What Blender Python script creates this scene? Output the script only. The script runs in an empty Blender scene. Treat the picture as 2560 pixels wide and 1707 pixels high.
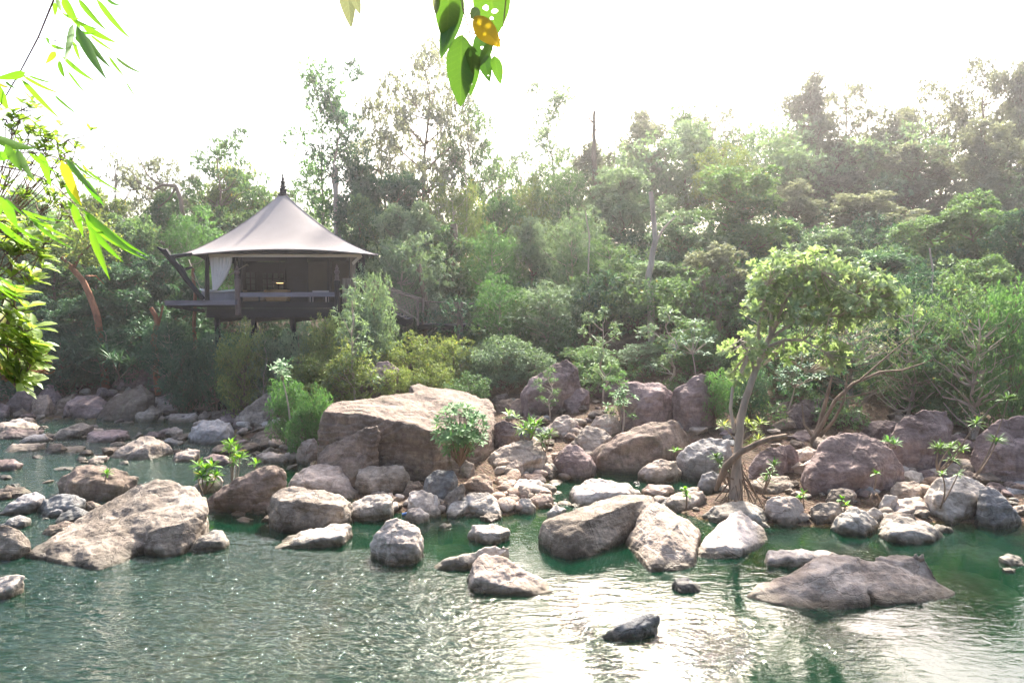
import bpy, bmesh, math, random
import numpy as np
from mathutils import Vector, Matrix, noise
from mathutils.bvhtree import BVHTree
R = math.radians
scene = bpy.context.scene
COL = scene.collection
# ---------------------------------------------------------------- camera, world, sun, exposure
F = 1707.0                      # focal length in photo pixels (2560 wide)
PITCH = R(3.8)
CAMZ = 5.0
cam_d = bpy.data.cameras.new('camera'); cam = bpy.data.objects.new('camera', cam_d); COL.objects.link(cam)
cam.location = (0, 0, CAMZ); cam.rotation_euler = (R(90) - PITCH, 0, 0)
cam_d.sensor_width = 36; cam_d.lens = 36 * F / 2560; cam_d.clip_start = 0.05; cam_d.clip_end = 2000
scene.camera = cam
SUN_EL, SUN_AZ = R(43), R(13)   # azimuth to the right of +Y
world = bpy.data.worlds.new("World"); scene.world = world; world.use_nodes = True
wn = world.node_tree; bg = wn.nodes['Background']
sky = wn.nodes.new('ShaderNodeTexSky'); sky.sky_type = 'NISHITA'; sky.sun_disc = False
sky.sun_elevation = SUN_EL; sky.sun_rotation = SUN_AZ; sky.air_density = 1.0; sky.dust_density = 5.0; sky.ozone_density = 0.6; sky.altitude = 0
wn.links.new(sky.outputs[0], bg.inputs[0]); bg.inputs[1].default_value = 0.15
sd = bpy.data.lights.new('sun', 'SUN'); sun = bpy.data.objects.new('sun', sd); COL.objects.link(sun)
sd.energy = 5.0; sd.angle = R(3); sd.color = (1.0, 0.93, 0.82)
sdir = Vector((math.sin(SUN_AZ) * math.cos(SUN_EL), math.cos(SUN_AZ) * math.cos(SUN_EL), math.sin(SUN_EL)))
sun.rotation_euler = sdir.to_track_quat('Z', 'Y').to_euler(); sun.location = sdir * 200
scene.view_settings.view_transform = 'Standard'; scene.view_settings.look = 'None'
scene.view_settings.exposure = 1.85; scene.view_settings.gamma = 1.0
cy = scene.cycles
cy.max_bounces = 6; cy.diffuse_bounces = 3; cy.glossy_bounces = 3; cy.transmission_bounces = 4; cy.transparent_max_bounces = 8
cy.volume_bounces = 0; cy.sample_clamp_indirect = 6; cy.caustics_reflective = False; cy.caustics_refractive = False
HAZE = 0.0009

# ---------------------------------------------------------------- helpers
CP, SP = math.cos(PITCH), math.sin(PITCH)
def ray(x, y):
    a, b = (x - 1280) / F, (853.5 - y) / F
    return Vector((a, CP + b * SP, -SP + b * CP))       # y component about 1
def at(x, y, Y):
    """point seen at photo pixel x,y whose forward distance is Y metres"""
    d = ray(x, y); return Vector((0, 0, CAMZ)) + d * (Y / d.y)
def tag(o, label=None, cat=None, group=None, kind=None):
    if label: o['label'] = label
    if cat: o['category'] = cat
    if group: o['group'] = group
    if kind: o['kind'] = kind
    return o
def link(o, parent=None):
    COL.objects.link(o)
    if parent: o.parent = parent
    return o
def empty(name, loc=(0, 0, 0), label=None, cat=None, group=None):
    o = bpy.data.objects.new(name, None); o.location = loc; o.empty_display_size = .2
    link(o); return tag(o, label, cat, group)
def mesh_np(name, V, faces_idx, nper, rnd=None, smooth=False):
    """faces_idx: flat int array, all faces with nper corners"""
    me = bpy.data.meshes.new(name); V = np.asarray(V, np.float32); fi = np.asarray(faces_idx, np.int32).ravel()
    nf = len(fi) // nper
    me.vertices.add(len(V)); me.vertices.foreach_set('co', V.ravel())
    me.loops.add(len(fi)); me.loops.foreach_set('vertex_index', fi)
    me.polygons.add(nf); me.polygons.foreach_set('loop_start', np.arange(nf, dtype=np.int32) * nper)
    if smooth: me.polygons.foreach_set('use_smooth', np.ones(nf, bool))
    me.update(calc_edges=True)
    if rnd is not None:
        a = me.attributes.new('rnd', 'FLOAT', 'FACE'); a.data.foreach_set('value', np.asarray(rnd, np.float32))
    return me
class MB:
    """collects boxes, tubes and lathes, links them as one mesh object"""
    def __init__(s): s.v = []; s.f = []
    def add(s, vs, fs):
        o = len(s.v); s.v += [tuple(v) for v in vs]; s.f += [tuple(i + o for i in f) for f in fs]; return s
    def box(s, c, d, rz=0, tilt=None):
        M = Matrix.Rotation(rz, 3, 'Z')
        if tilt is not None: M = M @ tilt
        c = Vector(c); vs = [c + M @ Vector((x * d[0] / 2, y * d[1] / 2, z * d[2] / 2)) for x in (-1, 1) for y in (-1, 1) for z in (-1, 1)]
        return s.add(vs, [(0, 1, 3, 2), (4, 6, 7, 5), (0, 4, 5, 1), (2, 3, 7, 6), (0, 2, 6, 4), (1, 5, 7, 3)])
    def beam(s, a, b, w, h):
        a, b = Vector(a), Vector(b); d = (b - a).normalized(); sx = d.cross(Vector((0, 0, 1)))
        if sx.length < .01: sx = Vector((1, 0, 0))
        sx.normalize(); up = sx.cross(d)
        vs = [p + sx * (i * w / 2) + up * (j * h / 2) for p in (a, b) for i, j in ((-1, -1), (1, -1), (1, 1), (-1, 1))]
        return s.add(vs, [(3, 2, 1, 0), (4, 5, 6, 7), (0, 1, 5, 4), (1, 2, 6, 5), (2, 3, 7, 6), (3, 0, 4, 7)])
    def tube(s, pts, rad, n=6):
        pts = [Vector(p) for p in pts]; k = len(pts)
        if not hasattr(rad, '__len__'): rad = [rad] * k
        vs = []; u = None
        for i, p in enumerate(pts):
            d = (pts[min(i + 1, k - 1)] - pts[max(i - 1, 0)])
            if d.length < 1e-9: d = Vector((0, 0, 1))
            d.normalize()
            if u is None: u = d.orthogonal().normalized()
            else:
                u = u - d * u.dot(d)
                u = u.normalized() if u.length > 1e-5 else d.orthogonal().normalized()
            w = d.cross(u)
            for j in range(n):
                a = 2 * math.pi * j / n; vs.append(p + (u * math.cos(a) + w * math.sin(a)) * rad[i])
        fs = [(i * n + j, i * n + (j + 1) % n, (i + 1) * n + (j + 1) % n, (i + 1) * n + j) for i in range(k - 1) for j in range(n)]
        fs += [tuple(range(n - 1, -1, -1)), tuple((k - 1) * n + j for j in range(n))]
        return s.add(vs, fs)
    def lathe(s, c, prof, n=16):
        c = Vector(c); vs = []
        for r, z in prof:
            for j in range(n):
                a = 2 * math.pi * j / n; vs.append(c + Vector((r * math.cos(a), r * math.sin(a), z)))
        k = len(prof)
        fs = [(i * n + j, i * n + (j + 1) % n, (i + 1) * n + (j + 1) % n, (i + 1) * n + j) for i in range(k - 1) for j in range(n)]
        fs += [tuple(range(n - 1, -1, -1)), tuple((k - 1) * n + j for j in range(n))]
        return s.add(vs, fs)
    def mesh(s, name, mat=None, smooth=True, ang=40):
        me = bpy.data.meshes.new(name); me.from_pydata(s.v, [], s.f); me.update()
        if smooth:
            me.polygons.foreach_set('use_smooth', [True] * len(me.polygons))
            try: me.set_sharp_from_angle(angle=R(ang))
            except Exception: pass
        if mat: me.materials.append(mat)
        return me
    def build(s, name, mat, parent=None, smooth=True, origin=None):
        if origin is not None:
            o = Vector(origin); s.v = [tuple(Vector(v) - o) for v in s.v]
        ob = bpy.data.objects.new(name, s.mesh(name, mat, smooth)); 
        if origin is not None: ob.location = origin
        return link(ob, parent)

# ---------------------------------------------------------------- materials
def mat(name):
    m = bpy.data.materials.new(name); m.use_nodes = True; nt = m.node_tree; nt.nodes.clear()
    out = nt.nodes.new('ShaderNodeOutputMaterial'); return m, nt, out
def N(nt, t, **kw):
    n = nt.nodes.new(t)
    for k, v in kw.items():
        if k in n.inputs: n.inputs[k].default_value = v
        else: setattr(n, k, v)
    return n
def ramp(nt, fac, stops):
    r = nt.nodes.new('ShaderNodeValToRGB'); e = r.color_ramp.elements
    while len(e) < len(stops): e.new(.5)
    for el, (p, c) in zip(e, stops): el.position = p; el.color = (*c, 1) if len(c) == 3 else c
    nt.links.new(fac, r.inputs[0]); return r.outputs[0]
def mixc(nt, a, b, fac, mode='MIX'):
    m = nt.nodes.new('ShaderNodeMix'); m.data_type = 'RGBA'; m.blend_type = mode; m.clamp_factor = True
    for sock, val in ((m.inputs[0], fac), (m.inputs[6], a), (m.inputs[7], b)):
        if hasattr(val, 'links'): nt.links.new(val, sock)
        elif isinstance(val, (int, float)): sock.default_value = val
        else: sock.default_value = (*val, 1)
    return m.outputs[2]
def math_(nt, op, a, b=None, c=None, clamp=False):
    m = nt.nodes.new('ShaderNodeMath'); m.operation = op; m.use_clamp = clamp
    for i, v in enumerate((a, b, c)):
        if v is None: continue
        if hasattr(v, 'links'): nt.links.new(v, m.inputs[i])
        else: m.inputs[i].default_value = v
    return m.outputs[0]
def mapping(nt, vec, scale=(1, 1, 1), rot=(0, 0, 0), loc=(0, 0, 0)):
    m = nt.nodes.new('ShaderNodeMapping'); m.inputs['Scale'].default_value = scale; m.inputs['Rotation'].default_value = rot
    m.inputs['Location'].default_value = loc
    nt.links.new(vec, m.inputs[0]); return m.outputs[0]
def noise_(nt, vec, scale, detail=5, rough=.6, dist=0):
    n = N(nt, 'ShaderNodeTexNoise'); n.inputs['Scale'].default_value = scale; n.inputs['Detail'].default_value = detail
    n.inputs['Roughness'].default_value = rough; n.inputs['Distortion'].default_value = dist
    nt.links.new(vec, n.inputs['Vector']); return n.outputs[0]
def simple(name, col, rough=.7, bump=0, bscale=20, var=.25, vscale=4, metal=0, stretch=(1, 1, 1), spec=.4):
    m, nt, out = mat(name); b = N(nt, 'ShaderNodeBsdfPrincipled'); tc = N(nt, 'ShaderNodeTexCoord')
    v = mapping(nt, tc.outputs['Object'], stretch)
    n = noise_(nt, v, vscale, 6, .65)
    lo = tuple(c * (1 - var) for c in col); hi = tuple(min(1, c * (1 + var)) for c in col)
    nt.links.new(ramp(nt, n, [(.3, lo), (.7, hi)]), b.inputs['Base Color'])
    b.inputs['Roughness'].default_value = rough; b.inputs['Metallic'].default_value = metal
    b.inputs['Specular IOR Level'].default_value = spec
    if bump:
        bp = N(nt, 'ShaderNodeBump'); bp.inputs['Strength'].default_value = bump; bp.inputs['Distance'].default_value = .02
        nt.links.new(noise_(nt, v, bscale, 6, .7), bp.inputs['Height']); nt.links.new(bp.outputs[0], b.inputs['Normal'])
    nt.links.new(b.outputs[0], out.inputs[0]); return m
def leafmat(name, c1, c2, c3=None, p3=.06, trans=.42, gloss=.10, tcol=None):
    """leaf: diffuse + translucent + a little gloss; tone differs leaf by leaf and plant by plant"""
    m, nt, out = mat(name)
    at_ = N(nt, 'ShaderNodeAttribute'); at_.attribute_name = 'rnd'
    oi = N(nt, 'ShaderNodeObjectInfo'); geo = N(nt, 'ShaderNodeNewGeometry')
    big = noise_(nt, geo.outputs['Position'], .55, 2, .5)
    f = math_(nt, 'ADD', math_(nt, 'MULTIPLY', at_.outputs['Fac'], .42), math_(nt, 'MULTIPLY', big, .72))
    f = math_(nt, 'ADD', f, math_(nt, 'MULTIPLY', math_(nt, 'SUBTRACT', oi.outputs['Random'], .5), .3))
    col = ramp(nt, f, [(.22, c1), (.85, c2)])
    if c3:
        sel = math_(nt, 'LESS_THAN', at_.outputs['Fac'], p3); col = mixc(nt, col, c3, sel)
    df = N(nt, 'ShaderNodeBsdfDiffuse'); tr = N(nt, 'ShaderNodeBsdfTranslucent'); gl = N(nt, 'ShaderNodeBsdfGlossy'); gl.inputs['Roughness'].default_value = .5
    gl.inputs['Color'].default_value = (.35, .42, .35, 1)
    nt.links.new(col, df.inputs[0])
    tc = mixc(nt, col, tcol or (1.12, 1.25, .62), 1.0, 'MULTIPLY'); m2 = mixc(nt, tc, tc, 0)
    sc = nt.nodes.new('ShaderNodeVectorMath'); sc.operation = 'SCALE'; sc.inputs['Scale'].default_value = 1.35
    nt.links.new(m2, sc.inputs[0]); nt.links.new(sc.outputs[0], tr.inputs[0])
    a = N(nt, 'ShaderNodeMixShader'); a.inputs[0].default_value = trans; nt.links.new(df.outputs[0], a.inputs[1]); nt.links.new(tr.outputs[0], a.inputs[2])
    b = N(nt, 'ShaderNodeMixShader'); b.inputs[0].default_value = gloss; nt.links.new(a.outputs[0], b.inputs[1]); nt.links.new(gl.outputs[0], b.inputs[2])
    nt.links.new(b.outputs[0], out.inputs[0]); return m
def rockmat(name, c_dark, c_mid, c_light, stain=(.08, .06, .055), stain_amt=.5, rough=.85, moss=0.0):
    m, nt, out = mat(name); geo = N(nt, 'ShaderNodeNewGeometry'); oi = N(nt, 'ShaderNodeObjectInfo')
    P = geo.outputs['Position']
    off = nt.nodes.new('ShaderNodeVectorMath'); off.operation = 'SCALE'; off.inputs['Scale'].default_value = .7
    nt.links.new(oi.outputs['Location'], off.inputs[0])
    ad = nt.nodes.new('ShaderNodeVectorMath'); ad.operation = 'ADD'; nt.links.new(P, ad.inputs[0]); nt.links.new(off.outputs[0], ad.inputs[1])
    V = ad.outputs[0]
    n1 = noise_(nt, V, 1.1, 8, .62, .3); n2 = noise_(nt, V, 7, 8, .7); n3 = noise_(nt, V, 45, 5, .75)
    # strata: stretched noise, tilted
    Vs = mapping(nt, V, (1.2, 1.2, 9), (R(18), R(-14), 0)); n4 = noise_(nt, Vs, 1.3, 9, .62, .8)
    f = math_(nt, 'ADD', math_(nt, 'MULTIPLY', n1, .50), math_(nt, 'MULTIPLY', n2, .32))
    f = math_(nt, 'ADD', f, math_(nt, 'MULTIPLY', n4, .18))
    f = math_(nt, 'ADD', f, math_(nt, 'MULTIPLY', math_(nt, 'SUBTRACT', oi.outputs['Random'], .5), .14))
    col = ramp(nt, f, [(.38, c_dark), (.5, c_mid), (.61, c_light)])
    col = mixc(nt, col, mixc(nt, col, (1.04, .95, .94), 1.0, 'MULTIPLY'), oi.outputs['Random'])
    # irregular dark stains and streaks that run down
    Vd = mapping(nt, V, (1.6, 1.6, .35)); st = noise_(nt, Vd, 1.5, 7, .68, 1.2)
    stf = ramp(nt, st, [(.53, (0, 0, 0)), (.66, (1, 1, 1))]); stf = math_(nt, 'MULTIPLY', stf, stain_amt)
    col = mixc(nt, col, stain, stf)
    # pale lichen specks
    vo = N(nt, 'ShaderNodeTexVoronoi'); vo.inputs['Scale'].default_value = 9; nt.links.new(V, vo.inputs['Vector'])
    lf = math_(nt, 'MULTIPLY', math_(nt, 'LESS_THAN', math_(nt, 'ADD', vo.outputs['Distance'], math_(nt, 'MULTIPLY', n3, .25)), .22), .35)
    col = mixc(nt, col, (.46, .45, .40), lf)
    col = mixc(nt, col, (.5, .5, .5), math_(nt, 'MULTIPLY', math_(nt, 'SUBTRACT', n3, .5), .5, clamp=True), 'OVERLAY')
    # wet, algae-darkened band where the water laps
    sx = N(nt, 'ShaderNodeSeparateXYZ'); nt.links.new(P, sx.inputs[0])
    wz = math_(nt, 'ADD', sx.outputs[2], math_(nt, 'MULTIPLY', math_(nt, 'SUBTRACT', n1, .5), .22))
    wet = ramp(nt, math_(nt, 'MULTIPLY_ADD', wz, 2.4, .5, clamp=True), [(.6, (1, 1, 1)), (1.0, (0, 0, 0))])
    wcol = mixc(nt, col, (.27, .25, .18), 1.0, 'MULTIPLY'); col = mixc(nt, col, wcol, math_(nt, 'MULTIPLY', wet, .97))
    # ochre, algae-covered surface below the water line
    sub = math_(nt, 'LESS_THAN', sx.outputs[2], -.03); col = mixc(nt, col, (.11, .08, .025), math_(nt, 'MULTIPLY', sub, .92))
    if moss:
        mf = ramp(nt, noise_(nt, V, 2.2, 6, .7), [(.5, (0, 0, 0)), (.62, (1, 1, 1))]); col = mixc(nt, col, (.07, .075, .03), math_(nt, 'MULTIPLY', mf, moss))
    # bump
    cr = N(nt, 'ShaderNodeTexVoronoi'); cr.feature = 'DISTANCE_TO_EDGE'; cr.inputs['Scale'].default_value = .8
    dv = nt.nodes.new('ShaderNodeVectorMath'); dv.operation = 'ADD'
    nn = N(nt, 'ShaderNodeTexNoise'); nn.inputs['Scale'].default_value = 1.6; nn.inputs['Detail'].default_value = 5; nt.links.new(V, nn.inputs['Vector'])
    nt.links.new(mapping(nt, V, (1, 1, 2.2), (.3, .2, 0)), dv.inputs[0]); nt.links.new(nn.outputs[1], dv.inputs[1]); nt.links.new(dv.outputs[0], cr.inputs['Vector'])
    crk = ramp(nt, cr.outputs['Distance'], [(0, (0, 0, 0)), (.018, (1, 1, 1))])
    h = math_(nt, 'ADD', math_(nt, 'MULTIPLY', n4, .40), math_(nt, 'MULTIPLY', n2, .75)); h = math_(nt, 'ADD', h, math_(nt, 'MULTIPLY', n3, .16))
    h = math_(nt, 'ADD', h, math_(nt, 'MULTIPLY', crk, .16))
    col = mixc(nt, mixc(nt, col, (.45, .42, .4), 1.0, 'MULTIPLY'), col, math_(nt, 'MULTIPLY_ADD', crk, .45, .55))
    bp = N(nt, 'ShaderNodeBump'); bp.inputs['Strength'].default_value = .7; bp.inputs['Distance'].default_value = .10
    nt.links.new(h, bp.inputs['Height'])
    b = N(nt, 'ShaderNodeBsdfPrincipled'); nt.links.new(col, b.inputs['Base Color']); nt.links.new(bp.outputs[0], b.inputs['Normal'])
    rr = math_(nt, 'MULTIPLY_ADD', wet, -.45, rough); nt.links.new(rr, b.inputs['Roughness']); b.inputs['Specular IOR Level'].default_value = .3
    nt.links.new(b.outputs[0], out.inputs[0]); return m
RM = {
 'm': rockmat('flare tinted sandstone', (.085, .060, .056), (.185, .140, .132), (.32, .255, .24), stain_amt=.55),  # mauve cast puts the flare's purple tint into the far stones' colour
 'b': rockmat('brown sandstone', (.075, .055, .042), (.165, .130, .102), (.31, .25, .20), stain_amt=.65, moss=.25),
 'd': rockmat('dark brown stone', (.055, .042, .034), (.125, .100, .080), (.27, .215, .175), stain_amt=.7, moss=.3),
 't': rockmat('tan sandstone', (.13, .105, .082), (.31, .262, .215), (.50, .44, .375), stain_amt=.45),
 'w': rockmat('pale sandstone', (.21, .185, .155), (.44, .40, .35), (.62, .58, .53), stain_amt=.35),
 'g': rockmat('grey blue stone', (.10, .10, .10), (.22, .22, .215), (.36, .36, .35), stain_amt=.5),
 'p': rockmat('ochre pebble stone', (.19, .135, .095), (.35, .265, .205), (.50, .41, .34), stain_amt=.2),
}
BARK = simple('grey brown bark', (.20, .145, .105), .9, .8, 14, .45, 3, stretch=(1, 1, .3))
BARKP = simple('pale bark', (.36, .30, .25), .9, .6, 14, .4, 3, stretch=(1, 1, .3))
BARKO = simple('orange brown bark', (.27, .115, .06), .85, .8, 12, .45, 4, stretch=(1, 1, .35))
BARKR = simple('root bark', (.17, .12, .085), .9, .9, 20, .5, 6, stretch=(1, 1, .3))
LM = {
 'mid': leafmat('mid green leaf', (0.049, 0.102, 0.053), (0.153, 0.233, 0.110), (.24, .20, .08), .02),
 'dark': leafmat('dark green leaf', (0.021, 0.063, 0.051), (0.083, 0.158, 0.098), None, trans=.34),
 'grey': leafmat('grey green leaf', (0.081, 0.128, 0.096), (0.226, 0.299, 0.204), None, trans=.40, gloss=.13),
 'yel': leafmat('yellow green leaf', (0.106, 0.143, 0.050), (0.267, 0.305, 0.111), (.36, .28, .09), .04),
 'lush': leafmat('lush green leaf', (0.044, 0.120, 0.043), (0.145, 0.272, 0.095), None),
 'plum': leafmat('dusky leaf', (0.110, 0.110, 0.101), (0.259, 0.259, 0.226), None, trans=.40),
 'sun':  leafmat('sunlit leaf', (.12, .19, .055), (.36, .43, .23), None, trans=.45, gloss=.16, tcol=(1.02, 1.12, .75)),
 'bam':  leafmat('bamboo leaf', (.055, .16, .015), (.15, .27, .03), (.36, .30, .03), .05, trans=.55, gloss=.12, tcol=(1.1, 1.3, .5)),
 'hang': leafmat('hanging leaf', (.035, .095, .018), (.090, .165, .028), None, trans=.42, gloss=.14),
 'ylw':  leafmat('yellowing leaf', (.32, .20, .015), (.40, .25, .02), None, trans=.4, gloss=.08),
 'shrub': leafmat('shrub leaf', (.085, .150, .025), (.26, .34, .06), (.40, .36, .10), .05, trans=.58, gloss=.12),
 'screw': leafmat('strap leaf', (.030, .075, .022), (.120, .185, .055), None, trans=.4, gloss=.12),
}
# ---------------------------------------------------------------- terrain
def plane_hit(x, y, z=0.0):
    d = ray(x, y); t = (z - CAMZ) / d.z; return Vector((d.x * t, d.y * t, z))
SHORE = [(-500, 1036), (0, 1040), (200, 1048), (420, 1050), (560, 1052), (625, 1105), (727, 1150), (800, 1165), (880, 1240), (900, 1285), (984, 1280),
         (1114, 1290), (1252, 1292), (1334, 1275), (1400, 1262), (1520, 1262), (1659, 1262), (1705, 1283), (1759, 1302), (1951, 1313), (2078, 1317),
         (2192, 1317), (2357, 1306), (2560, 1310), (3000, 1320)]
LP = np.array([tuple(plane_hit(*p)[:2]) for p in SHORE] + [(60, 12), (60, 200), (-60, 200), (-60, 29)])
def signed_land(X, Y):
    X = np.asarray(X, float); Y = np.asarray(Y, float); d2 = np.full(X.shape, 1e9); ins = np.zeros(X.shape, bool); n = len(LP)
    for i in range(n):
        ax, ay = LP[i]; bx, by = LP[(i + 1) % n]; ex, ey = bx - ax, by - ay
        t = np.clip(((X - ax) * ex + (Y - ay) * ey) / (ex * ex + ey * ey), 0, 1)
        d2 = np.minimum(d2, (X - ax - t * ex) ** 2 + (Y - ay - t * ey) ** 2)
        c = ((ay > Y) != (by > Y)) & (X < (bx - ax) * (Y - ay) / ((by - ay) if by != ay else 1e-9) + ax); ins ^= c
    return np.where(ins, 1, -1) * np.sqrt(d2)
_rs = np.random.RandomState(5); _G = _rs.rand(64, 64)
def vnoise(X, Y, s):
    x, y = X * s + 31.7, Y * s + 17.3; xi, yi = np.floor(x).astype(int), np.floor(y).astype(int); fx, fy = x - xi, y - yi
    fx = fx * fx * (3 - 2 * fx); fy = fy * fy * (3 - 2 * fy); g = lambda a, b: _G[a % 64, b % 64]
    return (g(xi, yi) * (1 - fx) + g(xi + 1, yi) * fx) * (1 - fy) + (g(xi, yi + 1) * (1 - fx) + g(xi + 1, yi + 1) * fx) * fy - .5
POOL = plane_hit(1600, 1200)
def sstep(a, b, x): t = np.clip((x - a) / (b - a), 0, 1); return t * t * (3 - 2 * t)
def H(X, Y):
    X = np.asarray(X, float); Y = np.asarray(Y, float)
    s = signed_land(X, Y); nz = vnoise(X, Y, .35) * .9 + vnoise(X, Y, .9) * .4 + vnoise(X, Y, 2.5) * .12
    deep = 1 - .55 * sstep(-6, -2, X) * sstep(3, 0, X) * sstep(13, 15, Y)
    wat = -np.minimum(1.9 * deep, .06 + .42 * np.abs(s)) + nz * .28 * sstep(.2, 2, -s)
    wat = np.minimum(wat, -.05)
    wr = sstep(-3, 7, X)                       # 0 on the pavilion side, 1 towards the hill
    land = .04 + .07 * np.minimum(s, 3) + (.10 + .07 * wr) * np.clip(s - 2, 0, 8) + nz * .25 * sstep(.3, 3, s)
    land += (1 - wr) * .55 * sstep(1.0, 4.0, s) * sstep(-3, -8, X)
    land += (.10 + .13 * wr) * np.clip(s - 9, 0, 24) + (.04 + .10 * wr) * np.clip(s - 20, 0, 35) * sstep(-5, 14, X)
    h = np.where(s > 0, land, wat)
    p = ((X - POOL.x) / 1.9) ** 2 + ((Y - POOL.y) / 1.3) ** 2; h = h - .95 * np.exp(-p * 1.1) * (s > 0)
    p = ((X - POOL.x + 1.9) / .6) ** 2 + ((Y - POOL.y + 1.5) / 1.5) ** 2; h = h - .35 * np.exp(-p) * (s > 0)
    h = np.where(Y < 3, np.maximum(h, -1.9 + np.clip(3 - Y, 0, 8) * .62 + np.clip(-5 - Y, 0, 60) * .18), h)     # the bank the camera stands on
    return h
def h1(x, y): return float(H(np.array([x]), np.array([y]))[0])
_hy = np.concatenate([np.arange(-60, 2, 1.0), np.arange(2, 34, .12), np.arange(34, 80, .5), np.arange(80, 260, 4)])
_hx = np.concatenate([np.arange(-200, -34, 6), np.arange(-34, 26, .14), np.arange(26, 220, 5)])
GX, GY = np.meshgrid(_hx, _hy); GZ = H(GX, GY)
def build_grid(name, GX, GY, GZ, m):
    ny, nx = GX.shape; V = np.stack([GX.ravel(), GY.ravel(), GZ.ravel()], 1); i = (np.arange(ny - 1)[:, None] * nx + np.arange(nx - 1)[None]).ravel()
    me = mesh_np(name, V, np.stack([i, i + 1, i + nx + 1, i + nx], 1), 4, smooth=True); me.materials.append(m)
    return link(bpy.data.objects.new(name, me))
def soil_mat():
    m, nt, out = mat('bank soil, leaf litter and ochre river bed'); geo = N(nt, 'ShaderNodeNewGeometry'); P = geo.outputs['Position']
    n1 = noise_(nt, P, 1.2, 8, .65); n2 = noise_(nt, P, 14, 8, .75)
    soil = ramp(nt, n1, [(.3, (.05, .033, .024)), (.5, (.12, .082, .058)), (.7, (.23, .168, .125))])
    bits = N(nt, 'ShaderNodeTexVoronoi'); bits.inputs['Scale'].default_value = 14; bits.inputs['Randomness'].default_value = 1; nt.links.new(P, bits.inputs['Vector'])
    soil = mixc(nt, soil, bits.outputs['Color'], .10, 'OVERLAY'); soil = mixc(nt, soil, ramp(nt, n2, [(.35, (.3, .3, .3)), (.65, (1.2, 1.1, 1.0))]), .8, 'MULTIPLY')
    vo = N(nt, 'ShaderNodeTexVoronoi'); vo.inputs['Scale'].default_value = 1.4; nt.links.new(P, vo.inputs['Vector'])
    bed = ramp(nt, math_(nt, 'ADD', math_(nt, 'MULTIPLY', vo.outputs['Distance'], .6), math_(nt, 'MULTIPLY', n1, .55)), [(.3, (.38, .24, .07)), (.6, (.19, .13, .045)), (.85, (.05, .05, .02))])
    sx = N(nt, 'ShaderNodeSeparateXYZ'); nt.links.new(P, sx.inputs[0])
    f = math_(nt, 'MULTIPLY_ADD', math_(nt, 'ADD', sx.outputs[2], math_(nt, 'MULTIPLY', math_(nt, 'SUBTRACT', n1, .5), .15)), 12, .5, clamp=True)
    col = mixc(nt, bed, soil, f)
    b = N(nt, 'ShaderNodeBsdfPrincipled'); nt.links.new(col, b.inputs['Base Color']); b.inputs['Roughness'].default_value = .9; b.inputs['Specular IOR Level'].default_value = .2
    bp = N(nt, 'ShaderNodeBump'); bp.inputs['Distance'].default_value = .08; bp.inputs['Strength'].default_value = .8
    nt.links.new(math_(nt, 'ADD', n2, bits.outputs['Distance']), bp.inputs['Height']); nt.links.new(bp.outputs[0], b.inputs['Normal'])
    nt.links.new(b.outputs[0], out.inputs[0]); return m
tag(build_grid('ground', GX, GY, GZ, soil_mat()), 'river bank and hillside of brown soil running down under the water', kind='structure')
# fast ray -> ground lookup
def ground_hit(x, y, Ymax=90):
    d = ray(x, y); d = d / d.y; Y = np.arange(4, Ymax, .05); Z = CAMZ + d.z * Y; g = np.maximum(H(d.x * Y, Y), 0)
    k = np.argmax(Z <= g)
    if Z[k] > g[k]: k = len(Y) - 1
    return Vector((d.x * Y[k], Y[k], g[k]))
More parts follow.
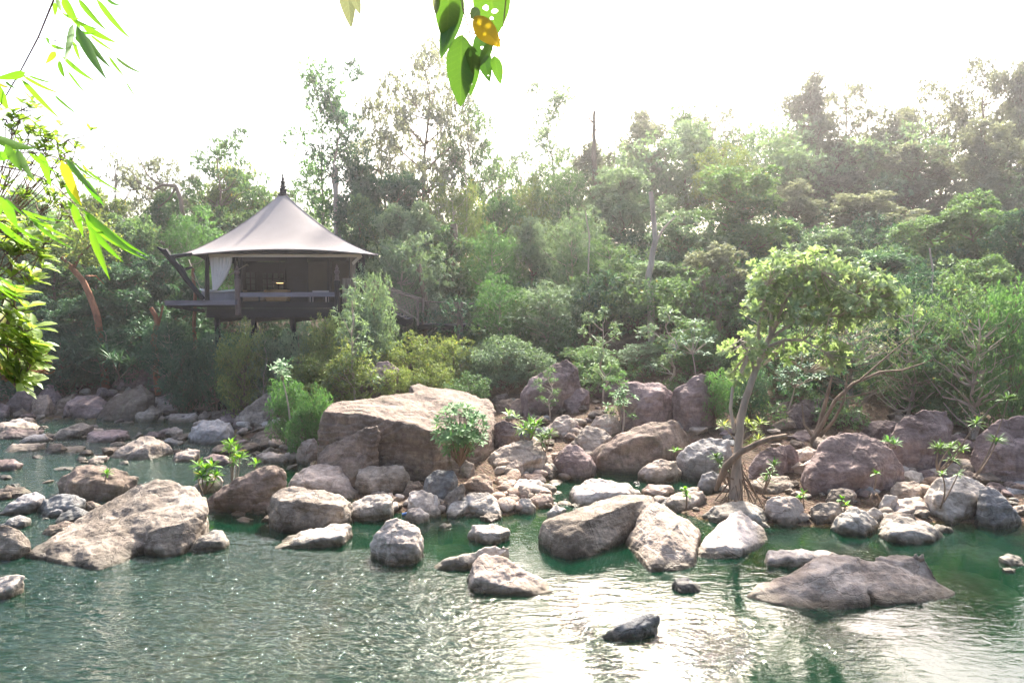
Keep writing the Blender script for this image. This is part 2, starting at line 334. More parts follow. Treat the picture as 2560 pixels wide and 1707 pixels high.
# ---------------------------------------------------------------- water
def water_mat():
    m, nt, out = mat('river water'); geo = N(nt, 'ShaderNodeNewGeometry'); P = geo.outputs['Position']
    V1 = mapping(nt, P, (1.0, 2.2, 1), (0, 0, R(-12))); V2 = mapping(nt, P, (1, 1.9, 1), (0, 0, R(20)))
    a = noise_(nt, V1, 1.9, 3, .5, .8); b = noise_(nt, V2, 5.5, 3, .55, .7); c = noise_(nt, V1, 15, 3, .6, .4)
    # calm and riffled patches
    sx = N(nt, 'ShaderNodeSeparateXYZ'); nt.links.new(P, sx.inputs[0])
    patch = noise_(nt, mapping(nt, P, (1, .8, 1), (0, 0, R(35))), .38, 3, .5, .8)
    near = math_(nt, 'MULTIPLY_ADD', math_(nt, 'ADD', sx.outputs[1], math_(nt, 'MULTIPLY', sx.outputs[0], .33)), -.42, 5.2, clamp=True)     # riffles nearer than ~15 m
    lft = math_(nt, 'MULTIPLY_ADD', sx.outputs[0], -.35, .15, clamp=True)
    pz = math_(nt, 'MAXIMUM', lft, math_(nt, 'MULTIPLY_ADD', patch, 6.0, -2.9, clamp=True))
    left = math_(nt, 'MULTIPLY_ADD', sx.outputs[0], -.4, -2.6, clamp=True)      # the fast channel on the pavilion side
    amt = math_(nt, 'MAXIMUM', math_(nt, 'MULTIPLY', math_(nt, 'MULTIPLY', near, pz), 1.25), math_(nt, 'MULTIPLY', left, 1.1))
    amt = math_(nt, 'MULTIPLY_ADD', amt, .96, .035)
    h = math_(nt, 'ADD', math_(nt, 'MULTIPLY', a, .8), math_(nt, 'MULTIPLY', b, .5)); h = math_(nt, 'ADD', h, math_(nt, 'MULTIPLY', c, .05))
    bp = N(nt, 'ShaderNodeBump'); bp.inputs['Distance'].default_value = .17; nt.links.new(math_(nt, 'MULTIPLY', math_(nt, 'SUBTRACT', h, .7), amt), bp.inputs['Height'])
    fr = N(nt, 'ShaderNodeFresnel'); fr.inputs['IOR'].default_value = 1.42; nt.links.new(bp.outputs[0], fr.inputs['Normal'])
    gl = N(nt, 'ShaderNodeBsdfGlossy'); nt.links.new(math_(nt, 'MULTIPLY_ADD', amt, .015, .02), gl.inputs['Roughness']); nt.links.new(bp.outputs[0], gl.inputs['Normal'])
    tr = N(nt, 'ShaderNodeBsdfTransparent'); df = N(nt, 'ShaderNodeBsdfDiffuse'); df.inputs[0].default_value = (.004, .11, .052, 1)
    s1 = N(nt, 'ShaderNodeMixShader'); s1.inputs[0].default_value = .15; nt.links.new(tr.outputs[0], s1.inputs[1]); nt.links.new(df.outputs[0], s1.inputs[2])
    s2 = N(nt, 'ShaderNodeMixShader'); nt.links.new(math_(nt, 'MULTIPLY', fr.outputs[0], 1.45, clamp=True), s2.inputs[0]); nt.links.new(s1.outputs[0], s2.inputs[1]); nt.links.new(gl.outputs[0], s2.inputs[2])
    nt.links.new(s2.outputs[0], out.inputs[0])
    va = N(nt, 'ShaderNodeVolumeAbsorption'); va.inputs['Color'].default_value = (.10, .62, .40, 1); va.inputs['Density'].default_value = 1.15
    nt.links.new(va.outputs[0], out.inputs['Volume']); return m
w = MB(); w.box((0, 15.5, -2.0), (120, 35, 4.0))
wo = w.build('river_water', water_mat(), smooth=False); tag(wo, 'clear green river water rippling between the boulders', kind='structure')
# ---------------------------------------------------------------- rocks
CR = {'A': (0, 900, .38265), 'B': (640, 900, .38265), 'C': (1200, 900, .38265), 'D': (1760, 900, .38265), 'S': (0, 0, 1)}
def disp_tex(kind, size, name):
    t = bpy.data.textures.new(name, kind); t.noise_scale = size
    if kind == 'CLOUDS': t.noise_depth = 4
    if kind == 'MUSGRAVE': t.musgrave_type = 'RIDGED_MULTIFRACTAL'; t.octaves = 4; t.noise_intensity = .6
    if kind == 'VORONOI': t.distance_metric = 'DISTANCE'; t.color_mode = 'INTENSITY'
    return t
_tc = {}
def dtex(kind, size):
    k = (kind, round(size, 2) or .01)
    if k not in _tc: _tc[k] = disp_tex(kind, k[1], 'rock relief')
    return _tc[k]
_tmp = None
def hull_mesh(hulls):
    bm = bmesh.new()
    for pts in hulls:
        vs = [bm.verts.new(p) for p in pts]
        r = bmesh.ops.convex_hull(bm, input=vs)
        dead = [v for v in set(r['geom_interior'] + r['geom_unused']) if isinstance(v, bmesh.types.BMVert) and v.is_valid]
        bmesh.ops.delete(bm, geom=dead, context='VERTS')
    me = bpy.data.meshes.new('hull'); bm.to_mesh(me); bm.free(); return me
def finish_rock(name, hulls, org, size, m, vox=40, smooth=4, rough=1.0, seed=0, rel=.07, strata=None):
    me = hull_mesh([[Vector(p) - org for p in h] for h in hulls])
    ob = bpy.data.objects.new(name, me); ob.location = org; COL.objects.link(ob)
    md = ob.modifiers.new('r', 'REMESH'); md.mode = 'VOXEL'; md.voxel_size = size / vox
    sm = ob.modifiers.new('s', 'SMOOTH'); sm.factor = .5; sm.iterations = smooth
    for kind, sc, st in (('CLOUDS', .38, rel), ('VORONOI', .22, -.055), ('MUSGRAVE', .30, -.022), ('CLOUDS', .10, .030), ('CLOUDS', .035, .013)):
        dm = ob.modifiers.new('d', 'DISPLACE'); dm.texture = dtex(kind, round(size * sc * 2, 1) / 2 or .03); dm.texture_coords = 'GLOBAL'; dm.strength = st * size * rough; dm.mid_level = .5
    dg = bpy.context.evaluated_depsgraph_get(); ev = ob.evaluated_get(dg)
    m2 = bpy.data.meshes.new_from_object(ev); ob.modifiers.clear(); ob.data = m2; bpy.data.meshes.remove(me)
    if strata:      # bedding ledges: (frequency per metre, depth in metres, tilt)
        fq, dp, tl = strata; n_ = len(m2.vertices); co = np.empty(n_ * 3, np.float32); m2.vertices.foreach_get('co', co); co = co.reshape(-1, 3); nr = np.empty(n_ * 3, np.float32); m2.vertices.foreach_get('normal', nr); nr = nr.reshape(-1, 3)
        W = co + np.array(org); s_ = (W[:, 2] + W[:, 0] * tl + W[:, 1] * .05) * fq + vnoise(W[:, 0], W[:, 1] + W[:, 2], .7) * 3.4 + vnoise(W[:, 0] + 9, W[:, 1], 2.3) * 1.1; fr = s_ - np.floor(s_)
        saw = np.where(fr < .86, fr / .86, (1 - fr) / .14) - .5; am = .55 + .9 * (vnoise(W[:, 0] - 5, W[:, 2] + W[:, 1], .9) + .2)
        co = co + nr * (saw * dp * np.clip(am, .1, 1.2))[:, None]; m2.vertices.foreach_set('co', co.astype(np.float32).ravel()); m2.update()
    m2.name = name; m2.polygons.foreach_set('use_smooth', [True] * len(m2.polygons)); m2.materials.clear(); m2.materials.append(m)
    return ob
ROCKTOPS = []
def rock_hull(pts, crease, Yf, zb, depth, rnd, base=.5):
    xs = [p[0] for p in pts]; ys = [p[1] for p in pts]; x0, x1, y0, y1 = min(xs), max(xs), min(ys), max(ys)
    cx, cy_ = (x0 + x1) / 2, (y0 + y1) / 2; w = (x1 - x0) * Yf / F; D = depth * w
    out = []
    ex = 1.035
    for x, y in pts:
        v = (y1 - y) / (y1 - y0); u = (x - cx) / ((x1 - x0) / 2)
        Y = Yf + D * (.62 * v ** .8 + .42 * u * u * (1 - v))
        px, py = cx + (x - cx) * ex, y1 + (y - y1) * ex
        p = at(px, py, Y)
        if v < .18:   # keep near the base plane: meets the ground or the water
            d = ray(px, py); t = (zb - CAMZ) / d.z if d.z < -.02 else 1e9
            if t * d.y < Y + .6 * D: p = Vector((0, 0, CAMZ)) + d * t
        out.append(p)
        if v < .5: out.append(Vector((p.x + (p.x - cx_w(cx, Yf)) * .06, p.y + .04 * D * v, min(p.z, zb) - base)))
        if v > .35: # hidden rear shoulder
            q = at(cx + (x - cx) * .86, y1 + (y - y1) * .80, Y + D * .42); out.append(q); out.append(Vector((q.x, q.y + D * .05, zb - base)))
    if crease:
        for x, y in crease: out.append(at(x, y, Yf + D * .10 + max(0, (y1 - y) / (y1 - y0) - .5) * D * .3))
    else:
        for u in (-.5, .05, .5):
            v = .45 + rnd.uniform(-.1, .15); x = cx + (u + rnd.uniform(-.12, .12)) * (x1 - x0) / 2
            out.append(at(x, y1 - v * (y1 - y0), Yf + D * (.10 + .1 * rnd.random())))
    return out
def cx_w(cx, Y): return (cx - 1280) / F * Y
def rock(crop, m, label, pts, crease=None, depth=.75, extra=None, Y=None, name='boulder', cat='boulder', group=None, vox=None, rough=1.0, zb=None, smooth=None, rel=.07, rnd=random.Random(3)):
    ox, oy, s = CR[crop]; T = lambda L: [(ox + x * s, oy + y * s) for x, y in L]
    lists = [(T(pts), T(crease) if crease else None)] + [(T(e[0]), T(e[1]) if len(e) > 1 and e[1] else None) for e in (extra or [])]
    allp = [p for l, _ in lists for p in l]; low = max(allp, key=lambda p: p[1])
    g = ground_hit(*low); Yf = Y or g.y; zbb = zb if zb is not None else g.z
    hulls = []
    for l, c in lists:
        lw = max(l, key=lambda p: p[1]); yy = Yf if Y or extra is None else min(max(ground_hit(*lw).y, Yf), Yf + 2.5)
        hulls.append(rock_hull(l, c, yy, zbb, depth, rnd, base=.55 if zbb > .02 else .75))
    w = (max(p[0] for p in allp) - min(p[0] for p in allp)) * Yf / F
    org = Vector((cx_w((max(p[0] for p in allp) + min(p[0] for p in allp)) / 2, Yf), Yf + depth * w * .4, zbb))
    vx = vox or (90 if w > 3 else 64 if w > 1.2 else 40 if w > .6 else 26)
    ob = finish_rock(name, hulls, org, w, RM[m], vx, smooth if smooth is not None else max(1, vx // 26), rough, rel=rel, strata=(3.0 / max(w, .4) + 1.5, min(.016, w * .009), rnd.uniform(-.35, .35)) if w > .9 else None)
    return tag(ob, label, cat, group)
def rock3(crop, m, label, hulls, name, zb, group, vox=130, rel=.022, push=1.0, strata=(4, .016, .1)):
    hulls = [[(x, y, Y * push) for x, y, Y in h] for h in hulls]; ox, oy, s = CR[crop]; hs = []
    for h in hulls:
        P = [at(ox + x * s, oy + y * s, Y * ((oy + y * s - 740.1) / F) / (-ray(0, oy + y * s).z / ray(0, oy + y * s).y)) for x, y, Y in h]; hs.append(P + [Vector((p.x, p.y + .02, zb - .7)) for p in P])
    al = [p for h in hs for p in h]; w = max(p.x for p in al) - min(p.x for p in al)
    ob = finish_rock(name, hs, Vector((sum(p.x for p in al) / len(al), sum(p.y for p in al) / len(al), zb)), w, RM[m], vox, 2, .62, rel=rel * 1.6, strata=strata); return tag(ob, label, 'boulder', group)
G1 = 'boulders along the river'
def B(crop, m, label, pts, crease=None, **k): return rock(crop, m, label, pts, crease, group=k.pop('group', G1), **k)
# --- far shore on the pavilion side
B('A', 'm', 'dark end boulder of the far shore beside the rounded mauve one', [(-60, 300), (10, 285), (60, 300), (60, 350), (30, 380), (-60, 380)])
B('A', 'm', 'rounded mauve boulder with split top at the far shore', [(40, 290), (130, 195), (190, 190), (240, 230), (225, 330), (140, 375), (50, 360)])
B('A', 'm', 'pointed mauve boulder peeking over the far shore rocks', [(235, 250), (310, 165), (350, 170), (400, 240), (380, 320), (260, 330)])
B('A', 'b', 'dark blocky boulder under the pointed mauve one', [(190, 280), (240, 235), (310, 230), (345, 265), (340, 340), (270, 372), (200, 345)])
B('A', 'b', 'thin dark slab tilted up like a fin on the far shore', [(345, 340), (380, 260), (488, 222), (470, 262), (400, 320), (370, 360)], depth=.5)
B('A', 'm', 'broad pinkish boulder with dark undercut foot at the far waterline', [(410, 330), (440, 270), (520, 235), (660, 240), (715, 290), (650, 365), (560, 380), (450, 350)], [(440, 300), (560, 290), (680, 330)])
B('A', 'b', 'large brown boulder rising to a sharp peak at the far waterline', [(612, 365), (690, 280), (800, 215), (920, 168), (1005, 240), (1010, 290), (930, 345), (840, 403), (700, 400), (640, 390)], [(700, 340), (860, 330), (960, 270)])
B('A', 't', 'long pale flat slab behind the sharp peaked boulder', [(1000, 310), (1020, 260), (1120, 215), (1230, 190), (1330, 250), (1500, 280), (1500, 320), (1400, 335), (1150, 340), (1040, 350)], depth=.9)
B('A', 't', 'domed grey slab with flat lower ledge below the pavilion', [(1275, 240), (1310, 150), (1390, 80), (1480, 60), (1610, 110), (1660, 190), (1560, 260), (1420, 270)], depth=.6)
B('A', 'm', 'tall leaning mauve boulder against the undergrowth near the pavilion', [(888, 130), (900, 60), (960, -10), (1030, -60), (1095, -40), (1130, 60), (1110, 160), (1040, 195), (950, 160)], [(900, 140), (1000, 60), (1040, 90), (1080, 160)], depth=.6)
B('A', 'm', 'shadowed slanting slab behind the tall leaning mauve boulder', [(740, 150), (830, 60), (900, -40), (940, -20), (900, 120), (780, 190)], depth=.5)
B('A', 'b', 'dark boulder with a pale broken patch beside a sapling', [(1530, 250), (1560, 190), (1640, 140), (1690, 180), (1660, 240), (1600, 305), (1550, 295)], depth=.6)
B('A', 'w', 'small bright tan rock wedged on the dark boulder', [(1612, 180), (1630, 150), (1660, 150), (1678, 180), (1650, 205), (1620, 200)], name='rock', cat='rock')
B('A', 'b', 'dark rear slab in shade under the deck bushes', [(1640, 250), (1700, 160), (1860, 80), (1900, 170), (1760, 260)], depth=.5)
B('A', 't', 'large smooth grey slab sloping down to the shore pebbles', [(1525, 400), (1560, 350), (1700, 250), (1850, 180), (1880, 300), (1790, 395), (1700, 432), (1560, 425)], [(1580, 390), (1720, 360), (1820, 320)], depth=.6)
B('A', 't', 'low tan rock at the foot of the far pale slab', [(1075, 378), (1120, 350), (1270, 350), (1298, 375), (1260, 405), (1110, 407)])
B('A', 't', 'wedge of tan rock against the sharp peaked boulder', [(845, 390), (900, 345), (1000, 300), (1060, 340), (1020, 392), (930, 407)])
B('A', 't', 'small round rock between two low tan rocks', [(1000, 385), (1020, 365), (1060, 362), (1080, 380), (1060, 400), (1010, 400)], name='rock', cat='rock')
B('A', 'b', 'small brown rock on the shore near the grey slab', [(1295, 365), (1340, 330), (1382, 350), (1370, 385), (1310, 402)], name='rock', cat='rock')
B('A', 'b', 'brown rock behind the round river boulder', [(1362, 395), (1400, 350), (1500, 350), (1528, 395), (1450, 405)], name='rock', cat='rock')
B('A', 't', 'flat rock on top of the shore pile near the slabs', [(1415, 350), (1450, 320), (1490, 325), (1495, 350), (1450, 358)], name='rock', cat='rock')
B('A', 'b', 'brown rock leaning by the foot of the smooth grey slab', [(1490, 345), (1510, 300), (1560, 285), (1585, 330), (1550, 360)], name='rock', cat='rock')
B('A', 't', 'small tan rock in the gap below the domed slab', [(1205, 340), (1240, 320), (1285, 328), (1290, 348), (1230, 352)], name='rock', cat='rock')
# --- rocks in the upper channel
B('A', 'g', 'round grey boulder standing in the upper channel', [(1237, 505), (1260, 440), (1330, 400), (1420, 392), (1500, 410), (1525, 460), (1480, 525), (1370, 557), (1270, 550)], depth=.8)
B('A', 't', 'low tan rock topping a flat pair at the edge of the upper channel', [(-40, 440), (60, 400), (130, 390), (280, 435), (240, 460), (60, 470), (-40, 470)])
B('A', 'm', 'flat low rock in front of its tan twin in the upper channel', [(-40, 490), (80, 452), (280, 462), (270, 502), (150, 515), (-40, 522)])
B('A', 't', 'long tan rock shaped like a bar in the upper channel', [(330, 502), (400, 450), (540, 410), (605, 430), (600, 462), (480, 508), (370, 522)])
B('A', 'g', 'dark wet rock beside the bar shaped tan rock', [(120, 535), (200, 490), (290, 480), (310, 510), (230, 533), (140, 548)])
B('A', 't', 'long low pinkish rock barely above the riffle', [(20, 590), (80, 550), (290, 545), (300, 582), (200, 598), (50, 603)])
B('A', 'b', 'round brown rock ending the long low pinkish one', [(295, 595), (330, 545), (400, 545), (437, 580), (390, 607), (320, 612)])
B('A', 'm', 'pink flat rock awash in the upper channel', [(555, 533), (590, 470), (700, 455), (830, 470), (850, 512), (700, 532), (600, 542)])
B('A', 't', 'small dome rock beside the round grey boulder', [(1065, 492), (1110, 445), (1150, 435), (1192, 460), (1190, 492), (1130, 507)])
B('A', 'g', 'small flat rock below the small dome', [(1060, 530), (1110, 510), (1200, 535), (1160, 562), (1080, 552)], name='rock', cat='rock')
B('A', 'b', 'small dark rock behind the saddle shaped boulder', [(710, 565), (740, 538), (800, 533), (842, 552), (800, 568)], name='rock', cat='rock')
B('A', 't', 'saddle shaped tan boulder in the middle of the upper channel', [(710, 635), (790, 590), (860, 530), (920, 505), (1000, 505), (1080, 550), (1125, 600), (1080, 625), (980, 652), (820, 652)], [(860, 600), (960, 560), (1000, 620)])
B('A', 't', 'egg like tan rock with darker end near the saddle shaped boulder', [(1130, 655), (1150, 610), (1230, 580), (1300, 590), (1305, 622), (1250, 662), (1150, 667)])
B('A', 'b', 'tiny dark rock alone in the riffle', [(488, 655), (510, 632), (550, 632), (572, 650), (530, 663)], name='rock', cat='rock')
B('A', 'm', 'low pinkish slab cut off by the photo edge in the riffle', [(-60, 655), (80, 645), (145, 682), (100, 722), (-60, 727)])
B('A', 'b', 'dark sliver of rock below the low pinkish slab', [(-20, 770), (10, 752), (60, 750), (82, 768), (10, 782)], name='rock', cat='rock')
B('A', 'g', 'thin wet rock just breaking the riffle', [(340, 712), (400, 695), (480, 700), (460, 718), (360, 722)], name='rock', cat='rock')
B('A', 'b', 'dark brown blocky boulder with a grass tuft in the channel', [(390, 810), (410, 770), (500, 695), (600, 693), (750, 720), (830, 730), (890, 785), (850, 832), (780, 882), (740, 912), (640, 922), (500, 892), (410, 862)], [(480, 800), (640, 790), (760, 830)], depth=.65)
B('A', 'b', 'layered dark rock at the photo edge below the riffle', [(-40, 860), (50, 825), (130, 830), (208, 860), (180, 887), (100, 902), (-40, 907)])
B('A', 'g', 'long dark wedge of rock pointing up the riffle', [(-20, 1015), (60, 950), (150, 890), (230, 863), (283, 890), (270, 962), (150, 977), (60, 1002)])
B('A', 'g', 'dark wet boulder splitting the small rapid', [(250, 975), (300, 910), (400, 878), (480, 880), (552, 920), (540, 965), (420, 1015), (320, 1025)])
B('A', 'b', 'small dark brown rock touching the dark wet boulder', [(545, 935), (600, 918), (667, 950), (650, 988), (580, 993), (550, 972)], name='rock', cat='rock')
B('A', 'g', 'angular grey rock with pale top in the rapid', [(355, 1065), (400, 1000), (480, 963), (525, 970), (592, 1000), (520, 1042), (420, 1067)])
B('A', 'g', 'low dark rock left of the rapid water', [(-20, 1100), (60, 1040), (130, 1013), (203, 1045), (190, 1082), (100, 1102), (20, 1105)])
B('A', 'b', 'flat dark rock against the great tan boulder', [(275, 1135), (330, 1080), (420, 1053), (472, 1060), (440, 1102), (370, 1142), (310, 1148)])
B('A', 't', 'rounded tan boulder at the photo edge beside the great tan boulder', [(-80, 1100), (60, 1083), (120, 1110), (180, 1170), (207, 1240), (150, 1265), (60, 1305), (-80, 1310)])
# the great tan boulder
rock3('A', 't', 'great tan boulder sloping broadly into the foreground pool', [
 [(185, 1275, 13.1), (235, 1215, 13.5), (370, 1130, 13.9), (500, 1030, 14.4), (640, 960, 14.7), (740, 935, 14.8), (860, 1010, 14.3), (900, 1150, 13.4), (890, 1255, 13.15), (800, 1330, 12.8), (640, 1372, 12.45), (500, 1352, 12.6), (300, 1302, 12.95), (560, 1170, 13.25), (430, 1200, 13.3), (700, 1110, 13.5), (600, 1330, 12.55), (780, 1240, 13.0)],
 [(620, 1000, 14.5), (740, 940, 14.9), (800, 870, 15.0), (900, 806, 15.0), (1000, 786, 15.0), (1160, 798, 14.9), (1260, 830, 14.7), (1348, 905, 14.3), (1350, 975, 14.0), (1290, 1110, 13.6), (1275, 1170, 13.5), (1180, 1252, 13.2), (1070, 1275, 13.1), (960, 1225, 13.2), (900, 1130, 13.4), (1060, 1090, 13.25), (1200, 1060, 13.4), (960, 1130, 13.3), (1040, 1230, 13.12)],
 [(500, 1100, 13.9), (760, 980, 14.5), (1000, 1000, 14.0), (1020, 1170, 13.35), (860, 1240, 13.1), (700, 1200, 13.2), (900, 900, 14.8)]], 'great_boulder', 0, G1, vox=170, strata=(3.5, .022, .25))
B('A', 'w', 'pale rock with pointed top beside the great tan boulder', [(1210, 1225), (1300, 1150), (1400, 1108), (1450, 1110), (1492, 1180), (1470, 1235), (1340, 1225), (1230, 1255)], [(1300, 1190), (1440, 1180)])
B('A', 'w', 'pale sloping rock cut off by the photo edge in the foreground', [(-100, 1440), (80, 1408), (155, 1410), (130, 1442), (60, 1502), (-100, 1570)])
B('A', 'd', 'leaning flat slab with a bright upper edge in the green pool', [(1368, 888), (1480, 820), (1600, 750), (1780, 683), (1842, 720), (1860, 780), (1812, 862), (1790, 965), (1680, 1005), (1560, 985)], [(1420, 900), (1600, 808), (1800, 745), (1720, 900)], depth=.35)
B('A', 't', 'small boulder behind the leafy plant by the leaning slab', [(1262, 835), (1340, 760), (1400, 733), (1452, 790), (1440, 832), (1330, 872)])
for lb, l in (('flat pebble like stone by the plant roots in the pool', [(1508, 1000), (1550, 985), (1602, 995), (1590, 1015), (1520, 1017)]),
              ('low ochre stone awash beside the leaning slab', [(1545, 1040), (1590, 1020), (1657, 1040), (1620, 1057), (1560, 1053)]),
              ('knobbly stone between the leaning slab and the split tan boulder', [(1672, 1003), (1710, 968), (1742, 985), (1730, 1007)]),
              ('rounded stone touching the split tan boulder', [(1705, 1055), (1740, 1012), (1775, 1030), (1765, 1060)])):
    B('A', 'p', lb, l, name='rock', cat='rock')
# --- the pebbly middle, left of the massive boulder
B('B', 'd', 'ribbed brown ledge below the leafy saplings', [(-60, 520), (20, 480), (100, 430), (350, 403), (375, 440), (240, 482), (180, 552), (20, 557)], depth=.8, zb=.15)
B('B', 't', 'slanting tan slab leaning toward the massive boulder', [(188, 592), (210, 540), (300, 470), (390, 446), (402, 492), (300, 522), (230, 592)])
B('B', 't', 'knobbed tan rock at the foot of the massive boulder', [(265, 605), (300, 540), (380, 508), (407, 560), (402, 650), (340, 683), (280, 652)])
B('B', 't', 'tan rock left of the knobbed one', [(180, 655), (190, 610), (230, 595), (280, 610), (290, 650), (230, 665)], name='rock', cat='rock')
B('B', 't', 'flat wet strip of rock at the edge of the still pool', [(0, 625), (90, 600), (230, 630), (242, 662), (180, 677), (40, 652)])
B('B', 'w', 'pale rock below the saplings on the pebble shore', [(75, 392), (120, 345), (175, 337), (182, 370), (130, 397)], name='rock', cat='rock')
B('B', 'w', 'pale small round rock on the pebble shore', [(30, 430), (45, 402), (85, 400), (103, 420), (80, 437)], name='rock', cat='rock')
B('B', 't', 'two toned rock under the sapling roots', [(100, 412), (130, 375), (215, 362), (232, 395), (170, 418)], name='rock', cat='rock')
# --- the massive boulder
rock3('B', 'd', 'massive flat topped brown boulder dominating the bank', [
 [(398, 470, 17.6), (425, 345, 17.9), (500, 291, 18.6), (620, 274, 20.4), (760, 256, 20.8), (1040, 213, 21.0), (445, 335, 17.5), (600, 345, 17.4), (770, 368, 17.2), (860, 395, 17.2), (960, 425, 17.1), (1150, 465, 17.0), (1200, 460, 17.2), (410, 570, 17.5), (480, 690, 17.3), (950, 735, 17.1), (1160, 760, 17.0), (1300, 300, 20.8), (1250, 700, 17.2)],
 [(1008, 166, 21.6), (1060, 158, 21.8), (1200, 186, 21.8), (1400, 211, 21.6), (1522, 257, 21.0), (1565, 330, 20.4), (1572, 450, 19.6), (1535, 600, 18.8), (1440, 740, 17.9), (1310, 765, 17.3), (1180, 740, 17.1), (1040, 235, 20.6), (1250, 300, 19.2), (1400, 340, 18.7), (1470, 480, 18.3), (1200, 470, 17.3), (1300, 450, 17.7)],
 [(430, 600, 17.35), (470, 555, 17.3), (590, 512, 17.1), (700, 470, 16.95), (790, 434, 16.85), (808, 462, 16.85), (740, 560, 16.75), (700, 690, 16.6), (610, 800, 16.5), (480, 750, 16.9), (415, 640, 17.2), (560, 600, 16.9)]], 'massive_boulder', .15, G1, vox=190, push=1.045, strata=(4.2, .034, .10))
B('B', 't', 'saddle backed tan boulder behind the split tan boulder', [(208, 805), (260, 740), (400, 688), (540, 700), (590, 760), (672, 885), (600, 915), (350, 860), (220, 845)], [(300, 800), (450, 780), (560, 830)])
B('B', 't', 'split tan boulder with dark shaded belly in the pool', [(82, 965), (110, 890), (210, 833), (340, 850), (560, 890), (622, 930), (602, 1020), (592, 1065), (400, 1105), (180, 1133), (108, 1100)], [(150, 915), (290, 965), (410, 1010), (560, 955)], depth=.65, rel=.05)
B('B', 'w', 'pale square edged block beside the split tan boulder', [(600, 965), (640, 930), (720, 888), (860, 878), (893, 920), (882, 990), (800, 1025), (640, 1053), (602, 1040)], [(620, 980), (700, 985), (870, 935)], rel=.04)
B('B', 't', 'bone shaped boulder resting under the massive boulder', [(648, 765), (680, 695), (760, 706), (870, 703), (960, 698), (1002, 780), (960, 865), (850, 885), (740, 875), (660, 855)], [(680, 780), (820, 800), (960, 780)])
B('B', 't', 'tan rock tucked below the bone shaped boulder', [(738, 885), (790, 838), (840, 838), (863, 888)], name='rock', cat='rock')
B('B', 'g', 'blue grey boulder with pale blotches on the pebble bank', [(1093, 835), (1120, 760), (1190, 718), (1290, 728), (1317, 790), (1280, 865), (1210, 913), (1120, 875)], [(1130, 810), (1200, 780), (1280, 800)])
B('B', 'w', 'cream block with square top beside the blue scrap', [(990, 965), (1010, 868), (1080, 848), (1180, 890), (1218, 980), (1200, 1015), (1120, 1015), (1030, 980)], [(1010, 920), (1100, 930), (1150, 970)])
B('B', 'w', 'cream round rock at the waterline below the cream block', [(978, 1020), (1000, 973), (1070, 963), (1133, 1010), (1120, 1053), (1060, 1067), (990, 1052)])
B('B', 't', 'slanting tan rock leaning behind the cream blocks', [(1210, 955), (1240, 890), (1350, 803), (1368, 840), (1330, 902), (1260, 983)], depth=.6)
B('B', 'w', 'small squared pale rock standing in the water edge', [(1245, 985), (1280, 930), (1400, 918), (1407, 990), (1300, 1023), (1250, 1015)])
B('B', 'w', 'broad cream boulder with creased back at the water edge', [(1345, 905), (1400, 868), (1520, 866), (1570, 920), (1608, 1000), (1600, 1023), (1500, 1015), (1400, 995)], [(1400, 950), (1560, 950)])
B('B', 'b', 'small dark arched rock half in water', [(1463, 1025), (1510, 1000), (1590, 1008), (1602, 1030), (1540, 1062), (1480, 1043)], name='rock', cat='rock')
B('B', 'p', 'rosy hump rock behind the broad cream boulder', [(1348, 810), (1420, 760), (1490, 738), (1540, 800), (1562, 865), (1480, 873), (1370, 830)])
B('B', 't', 'brown egg rock under the leafy bush', [(1333, 705), (1370, 658), (1420, 678), (1432, 742), (1390, 768), (1345, 748)], name='rock', cat='rock')
B('B', 'b', 'dark rock in the shade behind the blue grey boulder', [(958, 885), (1000, 788), (1092, 820), (1092, 872), (1000, 888)], name='rock', cat='rock')
B('B', 't', 'long sloping cream slab right of the massive boulder', [(1513, 660), (1560, 600), (1680, 545), (1800, 533), (1880, 580), (1908, 655), (1860, 695), (1600, 722), (1530, 695)], [(1560, 670), (1720, 660), (1860, 640)], rel=.04)
B('B', 't', 'smooth round tan rock before the sloping cream slab', [(1598, 742), (1620, 690), (1700, 655), (1745, 680), (1740, 742), (1660, 757)])
B('B', 't', 'smooth dark capped rock beside the round tan one', [(1730, 745), (1760, 660), (1830, 653), (1950, 700), (1978, 752), (1930, 783), (1800, 772)])
for lb, m_, l in (('peach hump among the bank pebbles', 'p', [(1550, 795), (1580, 760), (1680, 748), (1717, 790), (1600, 822)]),
              ('flat topped tan stone behind the long pale one', 'p', [(1735, 775), (1745, 742), (1870, 748), (1888, 790), (1830, 803)]),
              ('long pale stone lying on the pebble bank', 'w', [(1698, 805), (1730, 778), (1850, 788), (1912, 830), (1880, 873), (1800, 862)]),
              ('upright wedge stone on the pebble bank', 't', [(1683, 875), (1720, 820), (1770, 828), (1802, 880), (1770, 913), (1700, 903)]),
              ('white globe stone at the pool edge', 'w', [(1697, 960), (1730, 903), (1790, 903), (1828, 960), (1800, 1008), (1730, 1003)]),
              ('square peach stone beside the white globe', 'p', [(1785, 910), (1850, 868), (1930, 878), (1945, 945), (1850, 965)]),
              ('yellowish flat stone beside the upright wedge', 'p', [(1583, 925), (1640, 888), (1722, 898), (1700, 943), (1620, 953)]),
              ('rosy flat stone below the peach hump', 'p', [(1568, 835), (1640, 788), (1692, 808), (1660, 853)])):
    B('B', m_, lb, l, name='stone', cat='stone', group='stones on the pebble bank')
B('B', 'w', 'flat pale rock with low brown tail in the pool', [(130, 1232), (180, 1180), (310, 1133), (350, 1108), (540, 1073), (612, 1088), (622, 1140), (560, 1192), (400, 1205), (240, 1220)], [(200, 1210), (340, 1170), (560, 1150)])
